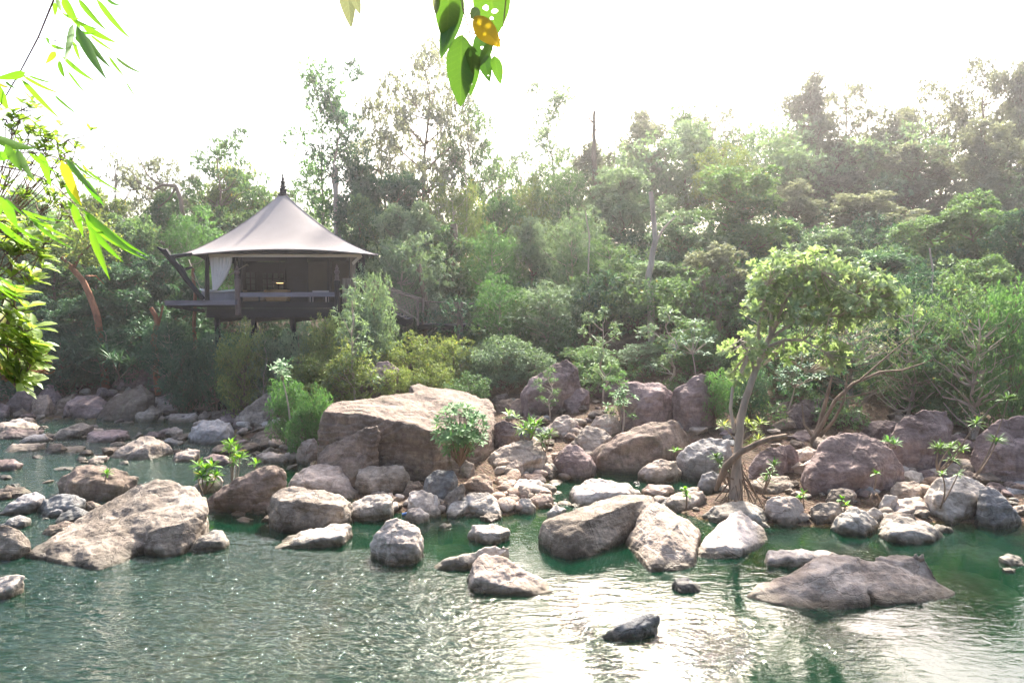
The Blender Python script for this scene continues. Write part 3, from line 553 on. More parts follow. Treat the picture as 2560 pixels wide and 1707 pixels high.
B('B', 'w', 'large white egg shaped boulder standing alone in the pool', [(753, 1200), (780, 1140), (850, 1058), (920, 1038), (990, 1058), (1060, 1100), (1092, 1180), (1092, 1260), (1050, 1315), (960, 1340), (880, 1345), (800, 1305), (763, 1245)], [(850, 1200), (960, 1220), (1050, 1200)], depth=.9, rel=.04)
B('B', 'w', 'white disc like rock in the shallow pool', [(1393, 1135), (1420, 1085), (1500, 1073), (1600, 1083), (1653, 1120), (1600, 1175), (1520, 1203), (1450, 1183)])
B('B', 'w', 'long thin white rock curving at water level', [(1153, 1350), (1190, 1320), (1300, 1308), (1470, 1238), (1560, 1213), (1655, 1225), (1600, 1252), (1450, 1312), (1300, 1355), (1180, 1370)], depth=.3)
B('B', 't', 'brown wedge boulder sloping down in the foreground current', [(1388, 1445), (1430, 1340), (1500, 1273), (1580, 1283), (1680, 1328), (1850, 1428), (1928, 1515), (1850, 1540), (1700, 1535), (1500, 1505), (1400, 1465)], [(1425, 1420), (1550, 1470), (1700, 1485), (1890, 1500)], rel=.05)
B('B', 'w', 'tiny white tipped rock left of the white disc', [(1190, 1088), (1220, 1063), (1270, 1068), (1283, 1090), (1230, 1102)], name='rock', cat='rock')
# --- behind the massive boulder
B('B', 'm', 'angular mauve boulder in shade right of the massive boulder', [(1555, 580), (1560, 420), (1620, 400), (1700, 430), (1720, 520), (1650, 590), (1600, 600)])
B('B', 'g', 'grey boulder behind the tuft of grass', [(1650, 560), (1680, 460), (1780, 428), (1805, 520), (1700, 570)])
B('B', 'm', 'dark red boulder hump above the massive boulder', [(690, 150), (730, 80), (790, 25), (860, 15), (930, 60), (925, 180), (820, 210)], Y=25)
B('B', 'm', 'far brown boulder among the shrubs above the massive boulder', [(1235, 130), (1260, 70), (1320, 30), (1400, 18), (1435, 100), (1350, 170)], Y=29)
B('B', 'b', 'block of brown rock wedged behind the round shoulder', [(1543, 255), (1570, 232), (1640, 218), (1652, 250), (1570, 278)], name='rock', cat='rock')
B('B', 'b', 'brown rock below the wedged block', [(1558, 300), (1600, 262), (1670, 250), (1700, 290), (1640, 343), (1580, 352)], name='rock', cat='rock')
B('B', 'b', 'cube like rock next to the tall mauve dome', [(1658, 300), (1690, 260), (1742, 248), (1768, 290), (1752, 348), (1680, 348)], name='rock', cat='rock')
B('C', 'm', 'tall domed mauve boulder before the shrubs', [(272, 230), (340, 120), (480, 40), (560, 8), (640, 60), (645, 170), (560, 210), (500, 290), (460, 355), (310, 355), (285, 290)], [(320, 220), (470, 120), (560, 120), (420, 300)], depth=.6)
B('C', 'm', 'smooth violet dome beside the tall domed boulder', [(508, 250), (560, 180), (640, 173), (712, 210), (700, 300), (600, 345), (530, 335)])
B('C', 'm', 'flat mauve ledge behind the saplings', [(690, 190), (720, 150), (820, 138), (1000, 158), (960, 240), (900, 260), (760, 250)], depth=.5)
B('C', 'm', 'huge square shouldered mauve boulder behind the sapling', [(900, 260), (930, 155), (1060, 152), (1180, 158), (1240, 200), (1287, 290), (1282, 400), (1180, 443), (1010, 455), (970, 400)], [(1030, 260), (1180, 210), (1200, 400), (1000, 430)], depth=.65, rel=.045)
B('C', 'm', 'angular split mauve boulder beside the square shouldered one', [(1258, 210), (1370, 140), (1440, 103), (1500, 130), (1542, 200), (1532, 330), (1400, 463), (1340, 455), (1288, 300)], [(1330, 250), (1440, 200), (1500, 270), (1360, 400)])
B('C', 'm', 'broad far purple boulder rising under the trees', [(1230, 115), (1330, 40), (1400, 0), (1480, -60), (1560, -70), (1625, -40), (1645, 60), (1530, 120), (1350, 160)], Y=30, depth=.5)
B('C', 'm', 'far rounded purple boulder between two saplings', [(750, 70), (800, -20), (870, -30), (930, 0), (912, 80), (800, 110)], Y=30)
B('C', 't', 'squat brown boulder at the foot of the square shouldered one', [(718, 440), (760, 370), (840, 353), (900, 370), (912, 460), (850, 493), (760, 465)])
B('C', 't', 'leaning oval rock beside the grass tuft', [(438, 450), (500, 380), (570, 358), (630, 400), (648, 472), (560, 513), (500, 505)])
B('C', 't', 'pale rounded boulder behind the striped slab', [(598, 580), (620, 500), (700, 438), (760, 438), (862, 500), (800, 580), (700, 650), (640, 620)])
B('C', 'd', 'big dark striped slab tilted over the small pool', [(718, 645), (800, 560), (900, 490), (1100, 430), (1250, 398), (1300, 420), (1372, 540), (1300, 605), (1200, 655), (1070, 725), (900, 745), (760, 715)], [(770, 640), (900, 560), (1040, 500), (1150, 500), (1230, 600), (1060, 680)], depth=.5, rel=.04)
B('C', 't', 'tan oval rock standing in the small pool', [(1038, 745), (1080, 690), (1180, 658), (1280, 663), (1308, 730), (1290, 785), (1200, 808), (1100, 783)])
B('C', 'g', 'dark banded grey boulder beside the tree roots', [(1288, 670), (1310, 600), (1400, 540), (1500, 513), (1620, 530), (1652, 650), (1600, 725), (1500, 785), (1400, 790), (1320, 745)], [(1350, 660), (1480, 600), (1580, 650)])
B('C', 'm', 'rounded purple grey rock left of the small pool', [(468, 690), (520, 600), (560, 558), (630, 558), (720, 640), (758, 700), (740, 763), (640, 783), (540, 765)])
B('C', 'g', 'small pale grey rock before the dark banded boulder', [(1418, 825), (1450, 750), (1520, 728), (1572, 750), (1572, 840), (1500, 873), (1430, 855)])
B('C', 'w', 'blue white flat boulder behind the front pair', [(583, 910), (620, 820), (720, 778), (830, 788), (980, 830), (1042, 870), (900, 915), (760, 935), (640, 953)], [(640, 880), (800, 860), (960, 870)])
B('C', 'p', 'tan folded rock at the edge of the small pool', [(1058, 855), (1100, 813), (1250, 818), (1272, 870), (1180, 903), (1080, 883)])
B('C', 't', 'striped low rock near the small leafy sprout', [(1208, 935), (1250, 880), (1340, 858), (1450, 858), (1482, 900), (1400, 935), (1300, 988), (1230, 963)])
B('C', 'p', 'ochre stone on top of the striped low rock', [(1320, 870), (1350, 832), (1420, 825), (1452, 862), (1400, 880)], name='rock', cat='rock')
rock3('C', 't', 'long angular block leaning in the foreground pool', [
 [(380, 1125, 13.9), (392, 1190, 13.85), (500, 1278, 13.17), (560, 1296, 13.0), (720, 1288, 13.1), (900, 1208, 13.7), (955, 1165, 14.1), (400, 1062, 13.9), (465, 1045, 13.7), (440, 1110, 13.55), (620, 1052, 13.4), (700, 1040, 13.45), (800, 1003, 13.7), (1040, 915, 14.4), (600, 968, 14.15), (830, 898, 14.7), (1050, 866, 14.9), (1135, 886, 14.8), (1150, 930, 14.6), (1040, 1020, 14.2), (590, 1160, 13.1), (480, 1150, 13.5)]], 'boulder', 0, G1, 120, .02)
rock3('C', 't', 'ridged pyramid boulder at the centre of the front trio', [
 [(942, 1198, 13.8), (1000, 1268, 13.25), (1108, 1386, 12.4), (1330, 1376, 12.45), (1404, 1348, 12.65), (1442, 1200, 13.8), (1150, 910, 14.35), (1100, 935, 14.35), (1040, 1008, 14.15), (1235, 1145, 12.95), (1180, 1250, 12.7), (1120, 1355, 12.42), (1255, 990, 14.0), (1290, 1040, 13.6), (1350, 1060, 13.9), (1432, 1105, 13.9), (1395, 1290, 12.75), (1310, 1180, 13.1)],
 [(1200, 940, 14.4), (1260, 1000, 13.75), (1290, 1060, 13.35), (1330, 1150, 13.2), (1240, 1130, 13.1), (1180, 1060, 13.7), (1160, 960, 14.3)]], 'boulder', 0, G1, 120, .02)
rock3('C', 'w', 'smooth pale boulder ending the front trio', [
 [(1408, 1258, 13.3), (1420, 1292, 13.1), (1500, 1300, 13.0), (1650, 1296, 13.05), (1800, 1248, 13.5), (1885, 1178, 14.0), (1450, 1178, 13.5), (1550, 1088, 13.9), (1640, 1006, 14.4), (1700, 986, 14.6), (1790, 1050, 14.5), (1850, 1110, 14.4), (1480, 1225, 13.15), (1600, 1205, 13.15), (1700, 1230, 13.15), (1680, 1100, 13.8)]], 'boulder', 0, G1, 100, .02)
B('C', 'w', 'broad low pale boulder below the tree roots', [(1463, 1025), (1530, 950), (1640, 923), (1750, 928), (1850, 978), (1903, 1030), (1882, 1095), (1790, 1090), (1700, 1080), (1600, 1080), (1480, 1045)])
B('C', 'w', 'small white rock behind the long angular block', [(438, 995), (500, 948), (560, 973), (530, 1015), (460, 1045)])
# --- right bank
B('D', 'm', 'paired lilac boulder beside the tree roots', [(298, 700), (360, 600), (440, 568), (530, 588), (562, 700), (530, 765), (380, 785), (292, 772)])
B('D', 'm', 'lilac boulder joined behind its pair', [(478, 570), (560, 556), (612, 600), (623, 700), (590, 735), (530, 700)])
B('D', 't', 'cream slab in front of the lilac pair', [(293, 800), (380, 760), (500, 758), (592, 800), (570, 855), (440, 875)])
B('D', 't', 'grey tan rock behind the lilac pair', [(588, 600), (680, 563), (742, 590), (700, 655), (620, 660)])
B('D', 'm', 'huge mauve boulder with two dark pits', [(640, 760), (650, 730), (700, 640), (800, 540), (900, 488), (1000, 488), (1120, 518), (1220, 600), (1290, 730), (1303, 800), (1200, 853), (1050, 868), (950, 855), (800, 875), (700, 885), (650, 815)], [(700, 760), (900, 760), (1130, 690), (1000, 820)], depth=.6, vox=100, rel=.03)
B('D', 'm', 'tall pink boulder with dark layered base', [(1210, 560), (1260, 420), (1340, 368), (1450, 338), (1580, 343), (1622, 420), (1612, 540), (1520, 700), (1420, 735), (1300, 725), (1230, 620)], [(1270, 560), (1400, 520), (1560, 480), (1260, 600), (1480, 600)], depth=.6, rel=.035)
B('D', 'm', 'flat mauve rock behind the two huge boulders', [(1028, 480), (1080, 410), (1200, 393), (1272, 420), (1200, 505), (1100, 513)])
B('D', 'm', 'enormous dark boulder at the edge with black streaks', [(1738, 710), (1760, 540), (1850, 440), (1950, 398), (2100, 370), (2300, 380), (2320, 790), (2091, 800), (1850, 783), (1780, 745)], [(1820, 700), (1950, 560), (2150, 600)], depth=.5)
B('D', 'm', 'mauve slab on the leaf strewn slope', [(478, 400), (560, 330), (650, 260), (780, 258), (822, 340), (740, 405), (620, 445), (540, 445)])
B('D', 'm', 'small mauve rock above the leaf strewn slope', [(458, 340), (500, 280), (560, 268), (572, 330), (500, 375)], name='rock', cat='rock')
B('D', 'm', 'far flat purple boulder under the dark trees', [(1178, 270), (1220, 225), (1300, 205), (1400, 203), (1472, 250), (1400, 305), (1250, 310)], depth=.5)
B('D', 'w', 'squared pale rock at the foot of the huge mauve boulder', [(1288, 750), (1350, 718), (1420, 738), (1448, 800), (1380, 825), (1310, 795)])
B('D', 't', 'folded tan rock below the squared pale one', [(1218, 860), (1260, 800), (1370, 793), (1453, 830), (1453, 893), (1370, 915), (1240, 905)])
B('D', 'w', 'big round cracked grey boulder with a bare twig before it', [(1443, 890), (1480, 830), (1560, 780), (1640, 763), (1740, 773), (1822, 840), (1843, 930), (1760, 985), (1700, 1035), (1620, 1060), (1540, 1005), (1470, 925)], [(1520, 880), (1660, 860), (1780, 900), (1640, 980)])
B('D', 'g', 'blue grey boulder sloping into the dark water', [(1798, 850), (1850, 820), (1930, 868), (2010, 960), (2068, 1045), (2010, 1085), (1900, 1103), (1800, 1065), (1778, 985)])
B('D', 'g', 'flat grey boulder overhanging at the edge of the bank', [(1933, 855), (1980, 800), (2091, 788), (2180, 800), (2180, 870), (1980, 878)])
B('D', 'w', 'tilted pale rock beside the dark root loop', [(1138, 960), (1180, 880), (1262, 893), (1252, 965), (1180, 995)])
B('D', 't', 'long ridged rock running to the waterline', [(1208, 990), (1280, 910), (1400, 898), (1500, 960), (1532, 1000), (1400, 1010), (1250, 1015)])
B('D', 't', 'curved rock bridging to the pale shore boulders', [(1128, 1090), (1190, 1010), (1280, 983), (1370, 1020), (1402, 1060), (1280, 1065), (1150, 1105)])
B('D', 't', 'round tan rock behind the squarish waterline rock', [(798, 910), (830, 850), (900, 838), (982, 880), (982, 945), (880, 965), (810, 940)])
B('D', 't', 'grey tan boulder gripped by tree roots at the waterline', [(398, 945), (440, 900), (560, 888), (642, 930), (642, 990), (652, 1065), (560, 1083), (500, 1055), (420, 1005)])
B('D', 't', 'squarish peach rock at the waterline', [(698, 965), (760, 933), (880, 933), (902, 1000), (850, 1065), (740, 1073), (700, 1035)])
B('D', 'w', 'pale mound boulder at the waterline', [(828, 1105), (870, 1020), (980, 958), (1060, 990), (1133, 1060), (1130, 1115), (1050, 1150), (900, 1135)], [(900, 1080), (1000, 1040), (1090, 1090)])
B('D', 'w', 'smaller pale rock behind the pale mound', [(1058, 995), (1110, 958), (1167, 1000), (1162, 1055), (1120, 1065)], name='rock', cat='rock')
B('D', 'w', 'flat topped pale boulder beside the pale mound', [(1138, 1140), (1200, 1070), (1280, 1033), (1330, 1058), (1430, 1058), (1530, 1110), (1563, 1155), (1450, 1183), (1320, 1205), (1190, 1185)], [(1220, 1130), (1360, 1110), (1480, 1150)])
B('D', 't', 'thin flat rock trailing off the flat topped pale boulder', [(1478, 1100), (1520, 1070), (1620, 1093), (1628, 1125), (1550, 1130)], name='rock', cat='rock')
B('D', 'w', 'long flat white rock behind the front double boulder', [(393, 1310), (420, 1240), (600, 1253), (700, 1238), (840, 1243), (883, 1280), (740, 1315), (600, 1350), (420, 1345)], [(430, 1300), (620, 1300), (820, 1280)], depth=.45)
rock3('S', 't', 'front double boulder with diagonal crack and white shoulder', [
 [(1856, 1493, 11.35), (1960, 1516, 11.02), (2080, 1527, 10.88), (2175, 1518, 11.0), (1930, 1450, 11.7), (2000, 1415, 11.8), (2060, 1388, 11.75), (2110, 1386, 11.75), (2150, 1390, 11.65), (2085, 1420, 11.35), (2120, 1450, 11.25), (2165, 1485, 11.1), (2020, 1470, 11.2), (2150, 1400, 12.4)],
 [(2110, 1388, 11.9), (2160, 1395, 11.75), (2195, 1404, 11.75), (2150, 1440, 11.42), (2190, 1480, 11.2), (2200, 1510, 11.05), (2290, 1504, 11.15), (2370, 1496, 11.3), (2392, 1478, 11.55), (2230, 1430, 11.7), (2300, 1460, 11.45), (2350, 1450, 11.6)],
 [(2175, 1425, 11.9), (2195, 1396, 12.0), (2280, 1382, 11.95), (2312, 1384, 11.9), (2345, 1440, 11.7), (2365, 1470, 11.6), (2240, 1440, 11.65), (2260, 1400, 11.8)]], 'boulder', 0, G1, 140, .018)
B('S', 'g', 'small dark rock with foam in the foreground current', [(1678, 1462), (1690, 1447), (1715, 1443), (1748, 1460), (1752, 1478), (1700, 1483)], name='rock', cat='rock')
B('S', 'g', 'slanting mottled rock in the foreground riffle', [(1498, 1593), (1560, 1555), (1620, 1533), (1648, 1538), (1642, 1568), (1600, 1588), (1540, 1603)], depth=.4)
B('D', 'w', 'small white rock in the dark water', [(1928, 1285), (1990, 1263), (2070, 1288), (2095, 1345), (2000, 1343)], name='rock', cat='rock')
B('D', 'w', 'tiny white rock tip in front of the small white rock', [(1948, 1360), (1990, 1353), (2033, 1365), (2030, 1392), (1970, 1383)], name='rock', cat='rock')
# submerged ochre boulders seen through the water (built where the amber patches are)
for i, (x, y, w_, lb) in enumerate(((1180, 1440, 110, 'sunken ochre slab between the white egg and the disc rock'), (1130, 1385, 60, 'sunken amber stone near the cream rocks'), (2420, 1470, 130, 'sunken olive boulder off the front double boulder'),
        (2480, 1400, 90, 'sunken slab beside the small white rocks'), (2100, 1370, 120, 'sunken slab behind the long flat white rock'), (1290, 1400, 110, 'sunken amber slab around the white disc rock'), (1600, 1560, 50, 'sunken ochre stone in the riffle'), (720, 1330, 80, 'sunken brown stone near the pale tailed rock'), (1540, 1585, 90, 'sunken rock beneath the slanting mottled rock'))):
    c = plane_hit(x, y, -.28); r = w_ * c.y / F; rr = random.Random(i)
    pts = [Vector((c.x + math.cos(a) * r * rr.uniform(.7, 1), c.y + math.sin(a) * r * 1.1 * rr.uniform(.7, 1), z)) for a in np.arange(0, 6.28, .7) for z in (-.16 - .1 * rr.random(), -.9)]
    tag(finish_rock('boulder', [pts], Vector((c.x, c.y, -.5)), r * 2, RM['b'], 30, 3), lb, 'boulder', 'boulders under the water')
# --- rubble: angular broken stones half set in the bank and the shallows
RUB = []; RUBBLE = []
TONE = {'p': 'ochre', 't': 'tan', 'w': 'pale', 'g': 'blue grey', 'b': 'brown', 'm': 'mauve'}
def which(lb, k, s, a, b):
    for w_ in ('rounded ochre ', 'little ', 'tan ', 'brown ', 'dark wet ', 'dark ', 'flat '): lb = lb[len(w_):] if lb.startswith(w_) else lb
    return ('small ' if s < a + (b - a) * .2 else 'large ' if s > a + (b - a) * .6 else 'middling ') + TONE[k] + ' ' + lb.replace('broken pale rock', 'broken rock')
for sd_ in range(9):
    r_ = random.Random(sd_); pts_ = [Vector((r_.gauss(0, 1), r_.gauss(0, 1), r_.gauss(0, 1))).normalized() for _ in range(16)]
    pts_ = [Vector((p.x * .5, p.y * .40, p.z * .28)) for p in pts_]
    o_ = finish_rock('rock', [[p + Vector((sd_ * 7.0, 0, 0)) for p in pts_]], Vector((sd_ * 7.0, 0, 0)), 1.0, RM['t'], 34, 2); RUB.append(o_.data); bpy.data.objects.remove(o_)
rq = random.Random(19)
for (x0, y0, x1, y1), n, (a, b), kinds, lb, gr in [
 ((60, 1050, 640, 1160), 64, (.35, 1.25), 'tmb', 'flat stone barely above the rippling upper channel', 'stones in the upper channel'),
 ((0, 1150, 330, 1330), 24, (.25, .75), 'gb', 'dark wet stone in the fast water by the brown blocky boulder', 'stones in the fast water'),
 ((0, 970, 660, 1050), 64, (.35, 1.3), 'mbt', 'broken rock packed between the slabs of the far shore', 'broken rocks on the far shore'),
 ((620, 1060, 800, 1170), 20, (.3, .7), 'tb', 'broken rock on the shore left of the massive boulder', 'broken rocks left of the massive boulder'),
 ((1250, 1000, 1560, 1180), 70, (.3, .8), 'mtb', 'broken rock wedged among boulders right of the massive boulder', 'broken rocks right of the massive boulder'),
 ((1560, 1050, 1850, 1270), 44, (.25, .7), 'mtg', 'broken rock around the small pool and the tree roots', 'broken rocks around the small pool'),
 ((1930, 1040, 2560, 1240), 90, (.3, .9), 'mbt', 'broken rock on the slope among the mauve boulders', 'broken rocks among the mauve boulders'),
 ((1880, 1200, 2560, 1300), 60, (.2, .6), 'twg', 'broken rock at the foot of the bank near the waterline', 'broken rocks near the waterline'),
 ((900, 1210, 1500, 1280), 40, (.2, .5), 'twp', 'broken pale rock on the central pebble bank', 'broken rocks on the pebble bank')]:
    for i in range(n):
        g = ground_hit(rq.uniform(x0, x1), rq.uniform(y0, y1)); s = a + (b - a) * rq.random() ** 1.6; k = rq.choice(kinds); zz = h1(g.x, g.y)
        RUBBLE.append((s / g.y, rq.choice(RUB), (g.x, g.y, max(zz, -.05 * s - .03) + s * .08), (s, s, s * rq.uniform(.7, 1.1)), (rq.uniform(-.35, .35), rq.uniform(-.35, .35), rq.uniform(0, 6.28)), k, which(lb, k, s, a, b), gr))
RUBBLE.sort(key=lambda r: -r[0])
for _, me_, lo, sc_, ro, k, lb, gr in RUBBLE[:235]:      # the rocks that show largest, each its own object
    o = bpy.data.objects.new('rock', me_); o.location = lo; o.scale = sc_; o.rotation_euler = ro
    link(o); tag(o, lb, 'rock', gr); o.material_slots[0].link = 'OBJECT'; o.material_slots[0].material = RM[k]
from mathutils import Euler
KS = 'ptwgbm'; VV = []; FF = []; MM = []; nv_ = 0     # the small remainder between them
for _, me_, lo, sc_, ro, k, lb, gr in RUBBLE[235:]:
    n_ = len(me_.vertices); co = np.empty(n_ * 3, np.float32); me_.vertices.foreach_get('co', co); M = np.array(Matrix.LocRotScale(Vector(lo), Euler(ro), Vector(sc_))); VV.append(co.reshape(-1, 3) @ M[:3, :3].T + M[:3, 3])
    f = np.empty(len(me_.loops), np.int32); me_.loops.foreach_get('vertex_index', f); FF.append(f + nv_); nv_ += n_; MM.append(np.full(len(f) // 4, KS.index(k), np.int32))
me_ = mesh_np('rubble', np.concatenate(VV), np.concatenate(FF), 4, smooth=True)
for k in KS: me_.materials.append(RM[k])
me_.polygons.foreach_set('material_index', np.concatenate(MM)); tag(link(bpy.data.objects.new('rubble', me_)), 'small broken rubble filling the gaps between the rocks of the bank', kind='stuff')
# --- loose pebbles
def pebble_mesh(seed):
    bm = bmesh.new(); bmesh.ops.create_icosphere(bm, subdivisions=3, radius=1); r = random.Random(seed); o = Vector((seed * 3.1, 1, 2))
    cuts = [Vector((r.gauss(0, 1), r.gauss(0, 1), r.gauss(0, 1))).normalized() for _ in range(7)]
    for v in bm.verts:
        p = v.co.copy()
        for c in cuts:
            d = p.dot(c) - .72
            if d > 0: p -= c * d * .8
        p *= 1 + .18 * noise.noise(p * .9 + o) + .05 * noise.noise(p * 3 + o); p.z *= .62; p.x *= 1.15; v.co = p
    me = bpy.data.meshes.new('pebble'); bm.to_mesh(me); bm.free(); me.polygons.foreach_set('use_smooth', [True] * len(me.polygons)); return me
PEB = {}
for k in 'ptwgb':
    PEB[k] = []
    for s in range(3):
        me = pebble_mesh(s + ord(k)); me.materials.append(RM[k]); PEB[k].append(me)
ZONES = [  # photo polygon boxes x0,y0,x1,y1, count, size range (m), kinds, label, group
 ((1240, 1170, 1480, 1285), 95, (.07, .24), 'pppwt', 'rounded ochre stone loose on the central pebble bank', 'loose stones on the central pebble bank'),
 ((960, 1235, 1120, 1285), 22, (.06, .16), 'ptw', 'little stone filling gaps between the cream rocks', 'stones between the cream rocks'),
 ((600, 1030, 780, 1150), 34, (.10, .30), 'twt', 'tan cobble on the shore below the leafy saplings', 'cobbles below the leafy saplings'),
 ((200, 975, 560, 1045), 34, (.15, .40), 'tbt', 'cobble along the far shore between the big slabs', 'cobbles on the far shore'),
 ((1320, 1040, 1500, 1170), 30, (.12, .34), 'tgb', 'brown cobble among the boulders right of the massive boulder', 'cobbles right of the massive boulder'),
 ((1980, 1160, 2480, 1290), 46, (.08, .26), 'ptw', 'cobble in the gaps of the bank below the huge mauve boulder', 'cobbles below the huge mauve boulder'),
 ((1500, 1225, 1760, 1300), 24, (.06, .2), 'ptb', 'stone lying on brown soil around the small pool', 'stones around the small pool'),
 ((1330, 960, 1420, 1040), 10, (.15, .35), 'bt', 'dark cobble behind the massive boulder shoulder', 'cobbles behind the massive boulder')]
rp = random.Random(11)
for (x0, y0, x1, y1), n, (a, b), kinds, lb, gr in ZONES:
    for i in range(n):
        g = ground_hit(rp.uniform(x0, x1), rp.uniform(y0, y1)); s = a + (b - a) * rp.random() ** 1.8
        k = rp.choice(kinds); o = bpy.data.objects.new('cobble', rp.choice(PEB[k])); o.location = (g.x, g.y, h1(g.x, g.y) + s * .35); o.scale = (s, s, s)
        o.rotation_euler = (rp.uniform(-.3, .3), rp.uniform(-.3, .3), rp.uniform(0, 6.28)); link(o); tag(o, which(lb, k, s, a, b), 'stone', gr)
# ---------------------------------------------------------------- plants: generators
def nz(v): return v / np.maximum(np.linalg.norm(v, axis=-1, keepdims=True), 1e-9)
def leaf_arrays(C, A, L, W, rs, tilt=.5, D=None):
    """one folded kite per leaf"""
    A = nz(A); up = (np.array([0, 0, 1.0]) if D is None else D * .9 + np.array([0, 0, .55])) + rs.normal(0, tilt, C.shape); S = nz(np.cross(A, up)); Nn = np.cross(S, A)
    L = L[:, None]; W = W[:, None]
    m = C + A * L * .45; v = np.stack([C, m + S * W / 2 + Nn * W * .12, C + A * L - Nn * L * .08, m - S * W / 2 + Nn * W * .12], 1)
    return v.reshape(-1, 3)
def leaves_mesh(name, V, rs, m, per=4):
    n = len(V) // per; me = mesh_np(name, V, np.arange(n * per), per, rnd=rs.rand(n)); me.materials.append(m); return me
def clumps_ball(rs, n, rad, c, mind=.30, lo=.3, flat=1.0, hole=.25):
    out = []; tries = 0
    while len(out) < n and tries < n * 60:
        tries += 1; p = rs.normal(0, 1, 3); p /= np.linalg.norm(p); r = lo + (1 - lo) * rs.rand() ** .55
        r *= 1 + .30 * noise.noise(Vector(p * 1.7) + Vector((rs.randint(1) + c[2], c[0], 3)))
        q = p * r
        if noise.noise(Vector(q * 2.1) + Vector((c[2], 7, c[2]))) < -.35 + hole * .6: 
            if rs.rand() < hole * 1.6: continue
        if all(np.linalg.norm(q - o) > mind for o in out): out.append(q)
    return [np.array(c) + q * np.array(rad) for q in out]
def clumps_lobes(rs, H0, H1, R_, nl, per, lr):
    out = []
    for i in range(nl):
        z = H0 + (H1 - H0) * (i + rs.rand() * .8) / nl; a = i * 2.4 + rs.rand(); f = math.sin(math.pi * min(.93, .18 + .8 * (z - H0) / (H1 - H0)))
        r = R_ * f * rs.uniform(.35, .85) * (0 if i == nl - 1 else 1); q = np.array([math.cos(a) * r, math.sin(a) * r, z]); s = lr * rs.uniform(.7, 1.3)
        for p in clumps_ball(rs, per, (s, s, s * .72), tuple(q), .40, .3, hole=.1): out.append(p)
    return out
def foliage(rs, clumps, cr, ntips, nleaf, L, W, droop=.15, upb=.35, flat=.75, tilt=.5, spread=.9, jit=.25):
    Cs = []; As = []; Ds = []
    for c in clumps:
        d = rs.normal(0, 1, (ntips, 3)); d[:, 2] += upb; d = nz(d); r = cr * rs.uniform(.7, 1.3)
        tip = np.array(c) + d * (rs.rand(ntips, 1) ** .3) * r * np.array([1, 1, flat])
        P = np.repeat(tip, nleaf, 0) + rs.normal(0, L * .12, (ntips * nleaf, 3)); ax = rs.normal(0, spread, (ntips * nleaf, 3)) + np.repeat(d, nleaf, 0) * .9
        ax[:, 2] -= droop; Cs.append(P); As.append(ax); Ds.append(np.repeat(d, nleaf, 0))
    C = np.concatenate(Cs); A = np.concatenate(As); n = len(C)
    ls = L * rs.uniform(1 - jit, 1 + jit, n); return leaf_arrays(C, A, ls, ls * (W / L), rs, tilt * .7, np.concatenate(Ds))
def bez(a, b, c, n): return [a.lerp(b, t).lerp(b.lerp(c, t), t) for t in [i / (n - 1) for i in range(n)]]
def limbs(mb, rs, top_path, radii, clumps, minr=.018, start=.35):
    """limbs from a trunk path to each clump, with a fork on the way"""
    K = len(top_path)
    for c in clumps:
        c = Vector(c)
        zt = [abs(p.z - (c.z - .35 * (Vector((c.x, c.y, 0)) - Vector((p.x, p.y, 0))).length - .3)) for p in top_path]
        i = max(int(K * start), min(range(K), key=lambda k: zt[k])); a = top_path[i]
        mid = a.lerp(c, .5) + Vector(rs.normal(0, .12, 3)) * (c - a).length + Vector((0, 0, -.10 * (c - a).length))
        r = max(minr, min(radii[i] * .5, .020 * (c - a).length + .012)); n = 6; P = bez(a, mid, c, n)
        P = [p + Vector(rs.normal(0, .02, 3)) * (c - a).length * (0 < j < n - 1) for j, p in enumerate(P)]
        mb.tube(P, [r * (1 - .75 * j / (n - 1)) + .004 for j in range(n)], 5)
def trunkpath(rs, h, wig=.05, lean=(0, 0), n=9):
    o = rs.rand(2) * 9; return [Vector((lean[0] * (i / (n - 1)) ** 1.5 + wig * h * noise.noise(Vector((o[0], i * .45, 0))) * min(1, i / 2), lean[1] * i / (n - 1) + wig * h * noise.noise(Vector((i * .45, o[1], 5))) * min(1, i / 2), h * i / (n - 1))) for i in range(n)]
VAR = {}
def variant(key, leafm, bark, Hh, Rr, clumps, cr, ntips, nleaf, L, W, seed, trunk_r=.16, wig=.06, lean=(0, 0), forks=None, minr=.018, start=.3, **k):
    rs = np.random.RandomState(seed); tp = trunkpath(rs, Hh * .86, wig, lean, 12); rad = [trunk_r * (1 - .8 * i / 11) + .01 for i in range(12)]; rad[0] *= 1.35
    mb = MB(); mb.tube(tp, rad, 8); limbs(mb, rs, tp, rad, clumps, minr, start); tm = mb.mesh('trunk', bark)
    cm = leaves_mesh('crown', foliage(rs, clumps, cr, ntips, nleaf, L, W, **k), rs, leafm)
    VAR.setdefault(key, []).append((tm, cm, Hh, Rr))
def mk(seed): return np.random.RandomState(seed)
for s in range(5):   # full uneven crown of several lobes
    variant('broad', LM['mid'], BARK, 10.6, 3.7, clumps_lobes(mk(s), 2.6, 10.0, 3.4, 9, 9, 1.45), .62, 42, 6, .24, .10, 10 + s, minr=.03)
for s in range(3):   # open crown, limbs in view
    variant('open', LM['mid'], BARK, 14, 4.0, clumps_ball(mk(20 + s), 46, (3.7, 3.7, 4.6), (0, 0, 9.3), .30, .35, hole=.4), .80, 48, 6, .23, .10, 30 + s, trunk_r=.2, wig=.10, minr=.035)
for s in range(2):   # tall slim tree, tufts up a bare stem
    rs_ = mk(40 + s); cl = [np.array([rs_.normal(0, 1.0), rs_.normal(0, 1.0), z]) for z in np.linspace(7.0, 15.2, 21)]
    variant('tall', LM['mid'], BARKP, 15, 2.0, cl, .95, 46, 6, .23, .10, 50 + s, trunk_r=.15, wig=.03, minr=.03)
